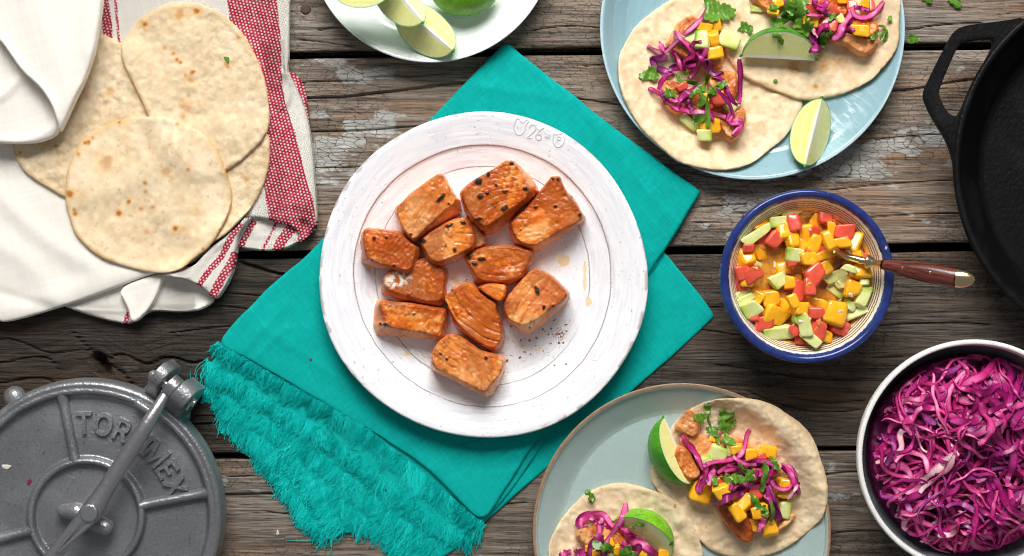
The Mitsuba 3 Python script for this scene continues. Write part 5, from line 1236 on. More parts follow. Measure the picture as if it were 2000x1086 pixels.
lime(1514, 84, -3, 4, 66, 'lime wedge lying between the two tacos on the light blue plate', a=0.0285, b=0.0245, seed=5, side=1, tint=(0.035, 0.17, 0.010))
lime(1583, 266, 76, -90, 80, 'upright lime wedge alone on the rim of the light blue plate', a=0.0262, b=0.0235, seed=6, side=1)
lime(1299, 884, -66, 20, 72, 'lime wedge at the left of the right taco, broad dark green skin showing', a=0.0278, b=0.0235, seed=7, side=-1, tint=(0.035, 0.19, 0.008))
lime(1262, 1028, -32, 14, 66, 'lime wedge on the lowest taco with bright green skin', a=0.0262, b=0.0245, seed=8, side=1, tint=(0.085, 0.27, 0.010))

wA = "on the blue plate's left taco"
topfish(TA([(330, 110), (430, 30), (520, 90), (580, 170), (700, 290), (700, 400), (640, 470), (560, 440), (440, 400), (300, 340), (240, 280), (290, 190)]), 0.012, 40, 41, 'large salmon flake at the top of the left taco', pale=0.2)
topfish(TA([(215, 590), (260, 540), (400, 590), (430, 650), (400, 760), (350, 830), (250, 770), (210, 690)]), 0.012, 20, 42, 'salmon flake at the left end of the left taco pile', pale=0.3)
topfish(TA([(560, 520), (640, 490), (740, 470), (805, 500), (805, 690), (720, 720), (600, 700)]), 0.013, 80, 43, 'salmon flake at the right side of the left taco pile', pale=0.1)
topfish(TA([(640, 880), (700, 840), (790, 790), (850, 750), (880, 830), (850, 930), (800, 1010), (740, 1032), (690, 980)]), 0.014, 70, 44, 'browned salmon flake at the lower right of the left taco', pale=0.1, crust=0.5)
topfish(TA([(400, 600), (560, 640), (700, 740), (690, 880), (520, 890), (380, 800)]), 0.008, 30, 45, 'salmon flake buried in the middle of the left taco', pale=0.0, crust=0.5)
toppings(wA, TA, 41,
  chunks=[('m', 540, 135, 130, 70, -10), ('m', 630, 120, 90, 100, 20), ('a', 445, 205, 80, 120, -40), ('a', 525, 238, 120, 140, -5), ('m', 620, 230, 80, 120, 5), ('a', 735, 240, 170, 120, -25), ('m', 625, 340, 130, 95, 10), ('t', 655, 690, 110, 130, 10), ('t', 560, 750, 100, 90, 30), ('m', 545, 690, 70, 80, 10), ('a', 745, 742, 130, 100, -40), ('a', 430, 880, 160, 70, -40), ('m', 600, 910, 170, 110, 8), ('a', 550, 980, 115, 95, 0), ('t', 370, 600, 90, 60, 30)],
  shreds=[([(580, 0), (500, 90), (420, 165), (380, 195)], 3.4, 3), ([(95, 285), (150, 310), (220, 335), (300, 270), (350, 230)], 3.0, 3), ([(200, 250), (215, 300), (230, 330)], 3.4, 3), ([(335, 165), (380, 240), (440, 300), (455, 350), (390, 400), (400, 450), (480, 440)], 4.2, 1), ([(565, 300), (530, 370), (480, 460), (430, 535)], 4.4, 1), ([(235, 350), (200, 385), (130, 380), (150, 430), (220, 470), (295, 505)], 4.2, 2), ([(285, 500), (230, 530), (200, 580), (185, 620)], 3.6, 0), ([(115, 615), (190, 650), (260, 690), (350, 710)], 3.4, 1), ([(200, 630), (230, 700), (240, 740)], 3.0, 2), ([(475, 595), (420, 640), (370, 680), (345, 770)], 4.4, 0), ([(265, 740), (350, 780), (430, 790), (520, 805), (590, 850)], 4.0, 1), ([(430, 810), (540, 800), (630, 820), (715, 835)], 3.6, 3), ([(820, 385), (822, 500), (826, 610), (820, 735)], 3.4, 0), ([(600, 520), (700, 570), (735, 650), (760, 700), (805, 745)], 3.2, 0), ([(635, 620), (700, 680), (750, 750), (770, 830)], 3.0, 0), ([(765, 830), (760, 890), (810, 890), (785, 985)], 3.4, 1), ([(540, 400), (580, 390), (590, 460), (690, 480)], 3.0, 2), ([(265, 475), (370, 450), (480, 430)], 3.0, 0), ([(310, 330), (345, 400), (370, 480)], 3.2, 1), ([(430, 270), (470, 255), (525, 245)], 2.6, 0), ([(430, 700), (420, 740), (460, 775)], 2.4, 2), ([(550, 720), (580, 790), (620, 870)], 3.0, 1), ([(480, 330), (520, 380), (570, 470)], 3.0, 0)],
  strips=[([(345, 500), (350, 550), (440, 565), (510, 600), (540, 640)], 3.2), ([(590, 500), (560, 560), (540, 640)], 4.6), ([(720, 560), (650, 600), (600, 640), (570, 760), (575, 920)], 4.0), ([(440, 690), (470, 640), (530, 660), (530, 720), (490, 750)], 4.6)],
  leaves=[(120, 500, 170, 160, 0.8), (270, 655, 110, 20, 0.5), (400, 505, 60, 60, 0.6), (490, 860, 110, -20, 0.5), (640, 10, 290, 8, 0.75), (600, 640, 90, 30, 0.4), (680, 590, 90, -30, 0.5)])
leaf(*TA([(865, 140)])[0], 30, 20, 4191, 'lone cilantro leaf on the bare part of the right tortilla, left of its lime wedge', hue=0.5)

wB = "on the blue plate's right taco"
topfish(TB([(940, 420), (1040, 330), (1200, 360), (1420, 420), (1500, 440), (1470, 500), (1420, 565), (1330, 600), (1220, 545), (1130, 470), (1020, 470)]), 0.014, -15, 51, 'pale pink salmon flake at the lower right of the right taco', pale=0.45, crust=0.2)
topfish(TB([(1150, 210), (1300, 180), (1450, 200), (1490, 260), (1500, 340), (1400, 420), (1250, 380), (1130, 310)]), 0.014, 10, 52, 'orange salmon flake under mango on the right taco', pale=0.05)
topfish(TB([(110, -40), (330, -60), (440, 120), (410, 190), (330, 150), (200, 40)]), 0.010, 20, 53, 'salmon flake at the left end of the right taco', pale=0.1)
topfish(TB([(440, -60), (800, -60), (1200, -40), (1250, 120), (1000, 260), (760, 300), (560, 160)]), 0.009, 5, 54, 'salmon flake buried under the salsa of the right taco', pale=0.0, crust=0.5)
toppings(wB, TB, 51,
  chunks=[('m', 440, 40, 120, 90, 20), ('t', 640, 70, 150, 120, 0), ('t', 780, 85, 170, 170, 15), ('m', 800, 220, 120, 130, 5), ('m', 730, 200, 80, 120, 0), ('t', 955, 262, 190, 150, -20), ('t', 1010, 110, 100, 130, 40), ('a', 930, 85, 70, 70, 0), ('a', 1090, 205, 90, 90, 20), ('m', 1310, 325, 190, 115, -8), ('m', 1370, 50, 130, 120, -10), ('t', 1430, 60, 60, 120, 0), ('m', 1110, 5, 110, 60, 5), ('a', 210, 100, 150, 60, -8), ('m', 380, 120, 120, 70, -20), ('t', 1220, 60, 110, 90, 0), ('m', 740, 420, 70, 110, 10), ('m', 600, -10, 90, 80, 10), ('t', 900, 10, 100, 80, 10)],
  shreds=[([(515, -10), (530, 70), (620, 125), (760, 155), (910, 160)], 3.0, 1), ([(840, -20), (830, 40), (930, 55), (940, 0)], 4.0, 0), ([(845, 80), (900, 110), (975, 128)], 3.4, 1), ([(1195, 95), (1185, 180), (1120, 270), (1075, 370), (1010, 405)], 5.6, 3), ([(1225, 80), (1250, 160), (1350, 190), (1450, 140), (1510, 70), (1555, 15)], 3.8, 3), ([(1245, 75), (1320, 90), (1395, 112)], 3.4, 0), ([(755, 370), (800, 440), (840, 520), (890, 540)], 5.0, 2), ([(770, 560), (820, 510), (880, 520)], 4.4, 2), ([(820, 320), (850, 370), (880, 300), (950, 270), (970, 320)], 3.6, 1), ([(780, 430), (830, 470), (800, 560)], 4.0, 0), ([(1150, 330), (1200, 300), (1240, 330)], 3.0, 0), ([(800, 300), (830, 370), (850, 400)], 2.8, 4)],
  strips=[([(900, 350), (910, 420), (905, 510)], 5.0), ([(985, 330), (975, 370), (960, 400)], 4.0), ([(1420, 420), (1460, 380), (1500, 345)], 3.6), ([(1500, 275), (1570, 300), (1585, 360), (1550, 440)], 2.4), ([(1515, 420), (1560, 350), (1590, 340)], 2.4), ([(735, 170), (740, 220), (750, 270)], 5.0), ([(415, 325), (425, 380), (450, 420), (455, 475)], 6.0), ([(680, 135), (720, 125), (760, 118)], 2.6)],
  leaves=[(375, 80, 120, 10, 0.45), (620, 30, 240, -10, 0.6), (510, 150, 190, 120, 0.3), (600, 200, 200, -60, 0.3), (430, 260, 180, 200, 0.55), (680, 350, 190, -50, 0.5), (600, 290, 130, -80, 0.4), (990, 185, 110, -20, 0.6), (1612, 205, 80, -70, 0.7), (560, 110, 130, 60, 0.35)])
solo('herb_speck', (rot(lump(.003, .0026, .0010, 4, 5), 0.3) + at(1514, 158) + [0, 0, .0008], CUBE_F), 'chopped_matte', 'tiny green herb speck on the lower part of the right tortilla', 'herb speck', uv=np.tile([0.5, 8.5], (len(CUBE_V), 1)))

wC = "on the grey green plate's right taco"
topfish(TC([(135, 185), (180, 130), (240, 65), (300, 125), (310, 220), (275, 270), (220, 250), (150, 210)]), 0.013, 30, 61, 'peach salmon flake at the upper left tip of the right taco', pale=0.35, crust=0.15)
topfish(TC([(175, 250), (320, 235), (400, 290), (420, 360), (350, 470), (310, 480), (240, 360), (170, 310)]), 0.010, 45, 62, 'pink salmon flake with open flakes, right of the lime wedge', pale=0.35, crust=0.1)
topfish(TC([(120, 365), (170, 315), (235, 350), (270, 430), (320, 500), (310, 545), (230, 562), (180, 510), (140, 440)]), 0.013, 70, 63, 'orange skinned salmon flake beside the lime wedge', pale=0.15, crust=0.15)
topfish(TC([(430, 240), (560, 260), (700, 320), (830, 400), (880, 520), (700, 560), (520, 440)]), 0.010, -30, 64, 'salmon flake under the mango at the top of the right taco', pale=0.2, crust=0.1)
topfish(TC([(415, 745), (470, 700), (560, 720), (640, 800), (685, 900), (670, 1000), (590, 990), (510, 885), (460, 830)]), 0.014, -60, 65, 'dark charred salmon flake at the bottom of the right taco', pale=0.0, crust=0.95)
topfish(TC([(810, 935), (870, 850), (940, 775), (985, 812), (900, 885)]), 0.008, 40, 66, 'pale pink salmon sliver at the lower right of the right taco', pale=0.55, crust=0.0)
topfish(TC([(400, 500), (600, 520), (860, 560), (880, 700), (760, 820), (520, 720), (400, 640)]), 0.008, -20, 67, 'salmon flake hidden under the cabbage of the right taco', pale=0.1, crust=0.3)
toppings(wC, TC, 61,
  chunks=[('m', 320, 640, 160, 140, -15), ('t', 430, 590, 110, 110, 10), ('m', 465, 640, 110, 100, 20), ('a', 435, 372, 130, 115, -25), ('a', 350, 425, 90, 60, 30), ('a', 517, 340, 45, 110, 0), ('m', 660, 380, 100, 80, 10), ('m', 560, 350, 80, 80, 0), ('m', 775, 362, 120, 95, -15), ('t', 735, 405, 70, 60, 10), ('t', 710, 520, 100, 90, 0), ('a', 525, 570, 120, 70, -35), ('a', 575, 525, 60, 60, 0), ('t', 690, 650, 100, 90, 10), ('m', 615, 715, 130, 110, 40), ('m', 568, 782, 85, 130, 35), ('m', 720, 775, 110, 100, 10), ('m', 680, 872, 100, 85, -10), ('m', 785, 895, 110, 110, 20), ('m', 890, 615, 110, 140, -10), ('m', 400, 275, 60, 50, 0), ('a', 895, 762, 78, 130, 2), ('t', 800, 480, 90, 80, 0)],
  shreds=[([(185, 252), (240, 320), (300, 420), (330, 490)], 4.0, 1), ([(340, 450), (345, 540), (320, 600), (312, 645)], 4.2, 1), ([(400, 455), (392, 530), (370, 595)], 4.6, 3), ([(330, 465), (420, 435), (530, 415), (600, 370), (625, 290), (655, 210)], 4.0, 1), ([(430, 510), (520, 460), (640, 430), (760, 430), (850, 470)], 4.2, 1), ([(500, 455), (600, 495), (700, 520), (780, 510)], 3.6, 3), ([(420, 740), (500, 690), (570, 660), (640, 610)], 5.0, 0), ([(515, 628), (590, 575), (660, 600), (730, 605)], 5.4, 3), ([(760, 570), (780, 680), (810, 760), (840, 830)], 4.4, 0), ([(790, 570), (810, 680), (840, 750), (862, 830)], 4.4, 2), ([(775, 600), (800, 720), (820, 820)], 4.0, 0), ([(805, 560), (860, 620), (920, 620), (950, 550), (900, 460)], 3.6, 1), ([(875, 448), (930, 500), (960, 570), (990, 632)], 4.0, 1), ([(710, 490), (690, 550), (650, 600)], 3.6, 0), ([(755, 825), (735, 870), (720, 920)], 5.0, 3), ([(540, 390), (600, 440), (700, 450)], 3.2, 3), ([(480, 500), (560, 480), (640, 470)], 3.4, 1), ([(820, 470), (790, 530), (770, 580)], 3.8, 1), ([(915, 690), (960, 640), (985, 590)], 2.6, 4), ([(600, 560), (560, 600), (530, 630)], 3.0, 1)],
  strips=[([(360, 120), (390, 200), (425, 270), (445, 312)], 2.4), ([(760, 430), (760, 520), (735, 640)], 5.0), ([(585, 440), (600, 480), (690, 500)], 4.0), ([(800, 395), (830, 450), (855, 490)], 4.0), ([(660, 650), (690, 700), (720, 760)], 5.6), ([(740, 740), (760, 780), (750, 810)], 5.0), ([(800, 710), (815, 780), (800, 850)], 3.0), ([(450, 540), (500, 560), (560, 580)], 3.4), ([(425, 530), (415, 570), (420, 595)], 5.0)],
  leaves=[(362, 60, 80, 90, 0.7), (305, 130, 110, 200, 0.65), (480, 120, 130, 120, 0.75), (520, 170, 90, -40, 0.6), (395, 215, 110, 190, 0.35), (470, 185, 110, 20, 0.35), (500, 278, 110, 20, 0.8), (640, 535, 90, 10, 0.8), (540, 530, 80, 80, 0.5), (600, 550, 80, 0, 0.7)])

wD = 'on the taco at the bottom edge'
topfish(TD([(370, 660), (420, 600), (500, 560), (560, 620), (600, 720), (560, 800), (480, 790), (420, 740)]), 0.014, 30, 71, 'orange ended salmon flake at the upper left of the lowest taco', pale=0.35, crust=0.15)
topfish(TD([(560, 540), (700, 500), (830, 600), (950, 680), (1000, 800), (900, 900), (700, 900), (560, 800)]), 0.012, -30, 72, 'salmon flake in the middle of the lowest taco', pale=0.1, crust=0.15)
topfish(TD([(480, 820), (700, 880), (1000, 830), (1240, 900), (1300, 1100), (500, 1150), (380, 950)]), 0.011, 0, 73, 'salmon flake at the very bottom edge of the picture', pale=0.1, crust=0.2)
toppings(wD, TD, 71,
  chunks=[('m', 1390, 890, 130, 90, 5), ('m', 740, 760, 150, 120, 15), ('m', 850, 850, 90, 120, 5), ('a', 790, 915, 120, 60, 0), ('m', 600, 880, 110, 90, 20), ('m', 1150, 870, 120, 100, -20), ('t', 1010, 930, 110, 80, 0), ('m', 530, 830, 90, 80, 0)],
  shreds=[([(520, 580), (450, 580), (440, 530), (540, 460), (640, 430), (700, 440), (760, 520), (830, 590)], 4.8, 3), ([(830, 590), (930, 650), (1010, 740), (1120, 780), (1220, 860), (1300, 930)], 5.0, 1), ([(950, 310), (935, 420), (880, 540), (800, 650), (720, 780)], 4.8, 3), ([(655, 480), (650, 580), (640, 690), (570, 770), (540, 918)], 4.2, 1), ([(640, 650), (650, 760), (690, 850), (700, 930)], 4.0, 0), ([(560, 510), (600, 470), (670, 490), (640, 540)], 4.6, 3), ([(190, 918), (250, 890), (325, 870)], 5.0, 1), ([(380, 865), (440, 890), (490, 925)], 6.0, 0), ([(970, 790), (1040, 830), (1090, 800), (1090, 900)], 4.2, 0), ([(880, 770), (920, 830), (900, 900)], 4.2, 1), ([(680, 720), (660, 800), (620, 850)], 5.0, 2), ([(900, 600), (960, 630), (1070, 690)], 3.4, 1)],
  strips=[([(500, 160), (540, 210), (580, 250)], 4.4), ([(560, 300), (575, 260), (600, 260)], 3.6), ([(600, 740), (640, 800), (720, 810), (780, 870)], 6.0), ([(900, 900), (960, 850), (1020, 830)], 6.0)],
  leaves=[(560, 245, 110, -70, 0.85), (720, 820, 120, -20, 0.55), (960, 885, 170, 30, 0.45), (1050, 880, 90, -10, 0.5), (1110, 545, 110, 20, 0.8), (1025, 575, 70, 170, 0.8), (1480, 770, 70, -80, 0.5)])
for i, (px, py, s, a) in enumerate([(1812, -2, 26, 200), (1866, 4, 30, 60), (1783, 76, 26, 5)]):
    leaf(px, py, s, a, 7300 + i, ['cilantro scrap on the wood at the top edge, left of the other', 'cilantro scrap on the wood at the top edge near the skillet handle', 'thin cilantro scrap on the wood by the right rim of the blue plate'][i], hue=0.4)

# ------------------------------------------------------------------ the mango salsa
cS = np.array([C_SALSA[0], C_SALSA[1]])
z_s = 0.0368
def in_bowl(x, y): return np.hypot(x - cS[0], y - cS[1])
def broth(p, n, uv):
    return mix((0.22, 0.055, 0.010), (0.60, 0.26, 0.030), smoothstep(0.3, 0.65, fbm(p.x * 160, p.y * 160, 3.0)))
scene['broth_liquid'] = principled(proc(broth), 0.09, 0.5)
rl = (R_SALSA - 0.0062) * (0.5 + 0.5 * (z_s - 0.010) / (0.045 - 0.0025)) + 0.0010
jp = Point(cS[0], cS[1]).buffer(rl, 48)
v, f, n, d = sheet(jp, lambda x, y, d: z_s + 0.0005 * nz(x, y, 90, 3, 2) + 0.0004 * np.exp(-d / 0.0012), 0.0018, zbot=z_s - 0.004)
solo('salsa_juice', (v, f), 'broth_liquid', 'orange brown juice pooling between the cubes in the blue rimmed bowl', 'juice', kind='stuff')
stamp_fn(cS[0] - .06, cS[1] - .06, cS[0] + .06, cS[1] + .06, lambda x, y: np.where(in_bowl(x, y) < R_SALSA + 0.001, np.maximum(z_s - 0.0115, np.minimum(0.010 + 0.0425 * (in_bowl(x, y) / (R_SALSA - 0.0062) - 0.5) / 0.5, 0.055)), np.nan))
SA, SB, SC, SD = Zoom(1410, 390, 170 / 1086), Zoom(1560, 390, 180 / 1150), Zoom(1410, 540, 170 / 1154), Zoom(1560, 540, 180 / 1222)
where = 'in the salsa bowl'
under = [('m', SA, 300, 720, 200, 200, 10), ('m', SA, 470, 310, 170, 110, 20), ('m', SA, 800, 400, 230, 180, 10), ('a', SA, 600, 660, 140, 150, 0), ('a', SA, 740, 610, 110, 130, 30), ('t', SA, 500, 480, 150, 140, 20), ('m', SA, 470, 650, 130, 190, 5), ('t', SA, 330, 600, 120, 100, 0), ('m', SB, 70, 430, 150, 220, 0), ('m', SB, 540, 540, 180, 110, 8), ('m', SB, 700, 540, 130, 230, -25), ('m', SB, 120, 740, 180, 140, 0), ('m', SB, 780, 890, 230, 170, 12), ('m', SB, 720, 690, 120, 80, 10), ('m', SB, 310, 850, 170, 160, 30), ('m', SB, 300, 700, 190, 100, 20),
         ('t', SC, 540, 640, 230, 190, 10), ('m', SC, 870, 80, 160, 180, 0), ('t', SC, 1030, 860, 120, 110, 0), ('t', SC, 210, 120, 170, 160, 0), ('m', SD, 60, 440, 150, 140, 0), ('t', SD, 560, 700, 230, 170, -25), ('t', SD, 840, 150, 90, 140, 0), ('a', SD, 850, 260, 150, 270, -25), ('a', SD, 680, 390, 130, 100, -30), ('m', SD, 340, 790, 190, 140, -20), ('t', SD, 170, 640, 120, 120, 0), ('m', SC, 1050, 430, 160, 150, 0), ('a', SB, 820, 1030, 110, 70, 0), ('a', SB, 640, 860, 150, 70, -20), ('m', SC, 330, 60, 150, 130, 0), ('t', SC, 420, 540, 110, 110, 0)]
over = [('a', SA, 870, 160, 240, 75, 20), ('a', SA, 700, 275, 210, 125, 8), ('a', SA, 430, 440, 370, 110, 34), ('t', SA, 900, 290, 170, 200, 15), ('t', SA, 660, 500, 170, 200, -35), ('m', SA, 890, 510, 160, 160, 5), ('a', SA, 895, 685, 195, 160, -8), ('a', SA, 430, 795, 130, 55, -25), ('t', SA, 190, 910, 175, 170, 10), ('t', SA, 390, 930, 220, 165, 30), ('m', SA, 760, 860, 180, 150, 10), ('a', SA, 560, 920, 180, 95, 0), ('t', SA, 870, 790, 130, 90, 0), ('m', SA, 520, 1030, 170, 140, -30), ('a', SA, 700, 1010, 200, 160, 30), ('m', SA, 850, 1030, 140, 150, 0),
        ('m', SB, 215, 265, 150, 190, -40), ('t', SB, 340, 215, 180, 140, -10), ('t', SB, 185, 400, 120, 140, 5), ('m', SB, 200, 550, 150, 220, -20), ('m', SB, 410, 380, 100, 190, 0), ('m', SB, 380, 510, 120, 240, 25), ('t', SB, 565, 400, 240, 170, -3), ('m', SB, 120, 860, 150, 90, 12), ('a', SB, 620, 650, 70, 95, 0), ('a', SB, 130, 870, 140, 90, 12), ('t', SB, 210, 930, 250, 200, 45), ('a', SB, 450, 950, 280, 120, 22),
        ('a', SC, 260, 240, 190, 130, 35), ('m', SC, 450, 260, 190, 190, -35), ('m', SC, 650, 290, 220, 210, 10), ('a', SC, 290, 310, 240, 100, 30), ('a', SC, 345, 450, 220, 180, 30), ('m', SC, 820, 370, 180, 130, -30), ('m', SC, 950, 330, 130, 190, 20), ('m', SC, 700, 515, 300, 230, -20), ('t', SC, 1020, 200, 150, 290, -10), ('a', SC, 750, 750, 350, 175, 5), ('a', SC, 1060, 560, 230, 190, -30), ('t', SC, 995, 690, 200, 150, 30),
        ('m', SD, 220, 345, 300, 130, -12), ('m', SD, 480, 490, 290, 300, -14), ('t', SD, 220, 480, 240, 150, -3), ('t', SD, 270, 715, 160, 250, -20), ('t', SD, 150, 130, 150, 230, 10), ('t', SD, 370, 180, 130, 150, 20), ('a', SD, 500, 160, 250, 190, -35), ('a', SD, 640, 70, 270, 110, 22), ('m', SD, 715, 160, 200, 210, -10), ('a', SD, 760, 490, 300, 110, 22), ('a', SD, 80, 640, 150, 290, 10), ('a', SD, 170, 860, 260, 130, -40)]
K = kinds(where)
SPOT[0] = (1570, 540, 130, 130, 'bowl')
Zid = Zoom(0, 0, 1.0)
rr = np.random.default_rng(41)
fill = []
for i in range(70):
    a, q = rr.uniform(0, 6.283), 118 * math.sqrt(rr.uniform(0, 1))
    fill.append((rr.choice(['m', 'm', 'm', 't', 't', 'a']), Zid, 1570 + q * math.cos(a), 540 + q * math.sin(a), rr.uniform(14, 24), rr.uniform(13, 20), rr.uniform(0, 180)))
under = fill + under
for i, (k, Z, x, y, w, h, a) in enumerate(under + over):
    p = Z([(x, y)])[0]
    dv_ = p - [1570, 540]
    p = [1570, 540] + dv_ * min(1.0, (131 - 0.42 * min(w, h) * Z.s) / max(np.hypot(*dv_), 1e-6))
    lo = i < len(under)
    dice(K[k][0], p[0], p[1], w * Z.s * (1.15 if lo else 1.05), h * Z.s * (1.15 if lo else 1.05), a, 8000 + i, K[k][1], K[k][2], hgt=min(w, h) * Z.s * S * (0.95 if lo else 0.70), sink=0.0 if lo else 0.0024, p=5.5 if k == 'm' else 6 if k == 't' else 9, wet='chopped_gloss' if k == 'a' else 'chopped_wet')
rr = np.random.default_rng(12)
SPOT[0] = None
for i in range(18):
    a, q = rr.uniform(0, 6.283), 0.044 * math.sqrt(rr.uniform(0, 1))
    x, y = cS[0] + q * math.cos(a), cS[1] + q * math.sin(a)
    z = hget(x, y)
    s = rr.uniform(0.0014, 0.0030)
    v = rot(lump(s * 1.6, s * 0.9, s * 0.45, 3, 900 + i, 0.3, 0.3), rr.uniform(0, 6), rr.normal(0, .3)) + [x, y, z + s * 0.05]
    solo('onion_bit', (v, CUBE_F), 'chopped_wet', 'tiny bit of red onion among the salsa cubes', 'onion bit', uv=np.tile([0.5, [9.5, 10.5, 11.5, 0.5][i % 4]], (len(v), 1)), group='onion bits in the salsa')

# ------------------------------------------------------------------ the spoon
def rosewood(p, n, uv):
    x, y = p.x * 0.98 - p.y * 0.18, p.x * 0.18 + p.y * 0.98
    g = fbm(x * 25, y * 650, (p.z - 0.45 * x) * 650)
    return mix((0.040, 0.008, 0.006), (0.145, 0.026, 0.012), smoothstep(0.3, 0.7, g))
scene['rosewood'] = principled(proc(rosewood), 0.25, 0.5, clearcoat=0.7, clearcoat_gloss=0.9)
scene['brass'] = principled((0.78, 0.60, 0.33), 0.16, 0.5, metallic=1.0)
spoon = thing('spoon', 'brass spoon with a dark red riveted wooden handle resting in the salsa bowl', 'spoon')
def swept(pts, r, flat=1.0, sides=20, n=40):
    p = np.asarray(pts, float); t = np.linspace(0, len(p) - 1, n)
    q = np.stack([gaussian_filter1d(np.interp(t, np.arange(len(p)), p[:, k]), 0.8, mode='nearest') for k in range(3)], 1)
    return tube(q, gaussian_filter1d(np.interp(t, np.arange(len(p)), r), 0.6, mode='nearest'), sides, flat)
hA, hB, hC = W(1724, 517, .0640), W(1868, 543, .0900), W(1905, 546.5, .0955)
part(spoon, 'handle', swept([hA + (hB - hA) * t for t in np.linspace(0, 1, 9)], np.array([.0036, .0046, .0055, .0063, .0069, .0073, .0074, .0073, .0070]), 0.72), 'rosewood', smooth=50)
part(spoon, 'end_cap', swept([hB + (hC - hB) * t for t in (-0.01, 0.2, 0.4, 0.6, 0.75, 0.88, 0.96, 1.0)], np.array([.00705, .0070, .0066, .0058, .0048, .0035, .0021, .0005]), 0.72, n=60), 'brass', smooth=50)
part(spoon, 'neck', swept([W(1634, 488, .0470), W(1655, 501, .0500), W(1680, 508, .0540), W(1690, 510, .0555), W(1693, 511, .0556), W(1697, 511.5, .0566), W(1701, 512, .0575), W(1705, 513, .0585), W(1714, 515, .0610), hA], np.array([.0030, .0030, .0030, .0027, .0050, .0054, .0044, .0031, .0028, .0036]), 1.0, n=90), 'brass', smooth=50)
bw = polyW(smooth_poly([(1604, 450), (1612, 446), (1620, 462), (1630, 482), (1645, 496), (1656, 500), (1650, 508), (1634, 502), (1620, 486), (1610, 468)], 2), 0.046)
v, f, n, d = sheet(bw, lambda x, y, d: 0.0472 + 0.0012 * np.exp(-d / 0.002) - 0.003 * sstep(0, 0.006, d), 0.0011, thick=0.0009)
part(spoon, 'bowl', (v, f), 'brass', smooth=50)
for q in (0.27, 0.64):
    c = hA + (hB - hA) * q
    r = np.interp(q, np.linspace(0, 1, 9), [.0036, .0046, .0055, .0063, .0069, .0073, .0074, .0073, .0070]) * 0.72
    part(spoon, 'rivet', revolve(rounded([(0, -0.002), (0.0015, -0.002), (0.0016, 0.0002), (0, 0.0005)], 0.0003, 4), 20, None, c + [0, 0, r]), 'brass', smooth=40)

# ------------------------------------------------------------------ the bowl of shredded cabbage
cL = np.array([C_SLAW[0], C_SLAW[1]])
R_IN = R_SLAW - 0.0042
def heap(x, y):
    q = np.hypot(x - cL[0], y - cL[1]) / R_IN
    return np.where(q < 0.95, 0.0435 + 0.018 * (1 - q ** 2) + 0.004 * nz(x, y, 45, 3, 2), np.nan)
hp_ = Point(cL[0], cL[1]).buffer(R_IN * 0.90, 40)
v, f, n, d = sheet(hp_, lambda x, y, d: heap(x, y) - 0.004 + 0.002 * nz(x, y, 160, 5, 2), 0.0025, zbot=0.020)
heap_mesh = (v, f, np.tile([0.3, 14.5], (len(v), 1)))
stamp_fn(cL[0] - .09, cL[1] - .09, cL[0] + .09, cL[1] + .09, lambda x, y: heap(x, y) - 0.004)
rr = np.random.default_rng(77)
pieces = []
def random_shred(i, big):
    a, q = rr.uniform(0, 6.283), R_IN * 0.84 * math.sqrt(rr.uniform(0, 1))
    px0, py0 = 1904 + q / (S * .955) * math.cos(a), 892 - q / (S * .955) * math.sin(a)
    L = rr.uniform(50, 135) if big else rr.uniform(60, 120)
    d0 = rr.uniform(0, 6.283)
    k = 7
    turn = np.cumsum(rr.normal(0, 0.30, k) + rr.normal(0, 0.16)) + 0.5 * np.sin(np.arange(k) * rr.uniform(0.8, 2.2) + rr.uniform(0, 6)) * rr.uniform(0, 1)
    st = L / (k - 1)
    pts = [(px0, py0)]
    for t in turn[:-1]: pts.append((pts[-1][0] + st * math.cos(d0 + t), pts[-1][1] + st * math.sin(d0 + t)))
    pts = np.array(pts); pts += np.array([px0, py0]) - pts.mean(0)
    dv = pts - [1904, 892]
    rad = np.hypot(*dv.T)
    lim = R_IN * 0.90 / (S * .962)
    pts = np.where((rad > lim)[:, None], [1904, 892] + dv * (lim / rad)[:, None], pts)
    return pts
under_parts = [heap_mesh]
for i in range(230):
    V, f, col = shred_mesh(random_shred(i, False), rr.uniform(0.003, 0.006), 20000 + i, lift=0.003, n=12, sig=2.0)
    stamp_pts(V, 0.0011)
    under_parts.append((V, f, col))
seen = 0
SPOT[0] = (1850, 890, 150, 180, 'heap')
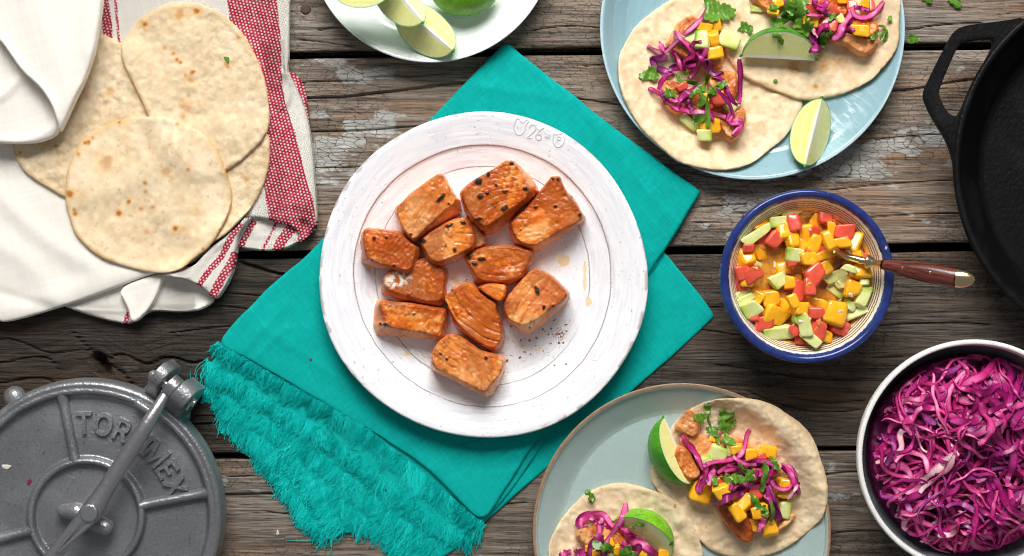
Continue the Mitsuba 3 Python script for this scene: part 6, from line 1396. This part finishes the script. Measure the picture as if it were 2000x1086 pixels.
for i in range(390):
    P = random_shred(i, True)
    m = P.mean(0)
    V, f, col = shred_mesh(P, 0.0018 + 0.0048 * rr.uniform() ** 1.5, 30000 + i, lift=rr.uniform(0.0003, 0.003), n=22, curl=rr.uniform(0.15, 0.9), sig=1.6)
    stamp_pts(V, 0.0011)
    px = 1000 + V[:, 0] / S / (1 - V[:, 2] / H); py = 543 - V[:, 1] / S / (1 - V[:, 2] / H)
    if seen < 180 and ((px < 1995) & (py < 1080)).mean() > 0.3:
        seen += 1
        solo('cabbage_shred', (V, f), 'chopped_limp', spot(['curly magenta', 'bright magenta', 'dark purple', 'pink', 'pale pink and white'][int(col[0, 1] - 3)] + ' cabbage shred in the dark bowl', px.mean(), py.mean()), 'cabbage shred', uv=col, group='cabbage shreds in the dark bowl')
    else: under_parts.append((V, f, col))
off, vs, fs, cs_ = 0, [], [], []
for V, f, c in under_parts:
    vs.append(V); fs.append(f + off); cs_.append(c); off += len(V)
solo('cabbage_heap', (np.vstack(vs), np.vstack(fs)), 'chopped_limp', 'tangled mass of red cabbage underneath the top shreds in the dark bowl', 'cabbage', kind='stuff', uv=np.vstack(cs_))

# ------------------------------------------------------------------ crumbs and scraps
SPOT[0] = None
def scrap(name, px, py, w, h, label, cat, col, seed, hgt=0.0008, group=None):
    v = rot(lump(w * S, h * S, hgt, 3, seed, 0.2, 0.2), seed)
    p = at(px, py)
    solo(name, (v + p + [0, 0, hgt * 0.4], CUBE_F), 'chopped_matte', label, cat, uv=np.tile([0.4, col + 0.5], (len(v), 1)), group=group)
scrap('paint_chip', 12, 912, 14, 9, 'small cream chip on the face of the press at the left edge', 'chip', 12, 3)
scrap('cabbage_scrap', 57, 941, 11, 7, 'tiny maroon cabbage scrap on the face of the tortilla press', 'cabbage scrap', 13, 4)
scrap('cabbage_scrap', 607, 702, 5, 4, 'tiny maroon cabbage scrap on the turquoise napkin', 'cabbage scrap', 13, 5)
scrap('herb_speck', 443, 117, 9, 11, 'tiny green herb speck on the back right tortilla', 'herb speck', 8, 6)
scrap('wood_splinter', 542, 1040, 9, 5, 'pale splinter on the wood below the napkin fringe', 'splinter', 12, 8)
rr = np.random.default_rng(8)
for i in range(46):                                            # spice crumbs shed on the plate
    a_, b_, sx, sy = [(1092, 655, 9, 10), (1035, 640, 40, 18), (1010, 700, 40, 26), (930, 470, 60, 60), (800, 600, 70, 60)][min(i // 10, 4)]
    scrap('spice_crumb', a_ + rr.normal(0, sx), b_ + rr.normal(0, sy), rr.uniform(2.2, 5.5), rr.uniform(2, 4), 'tiny brown spice crumb on the white plate', 'crumb', 15, 600 + i, 0.0007, 'spice crumbs on the white plate')
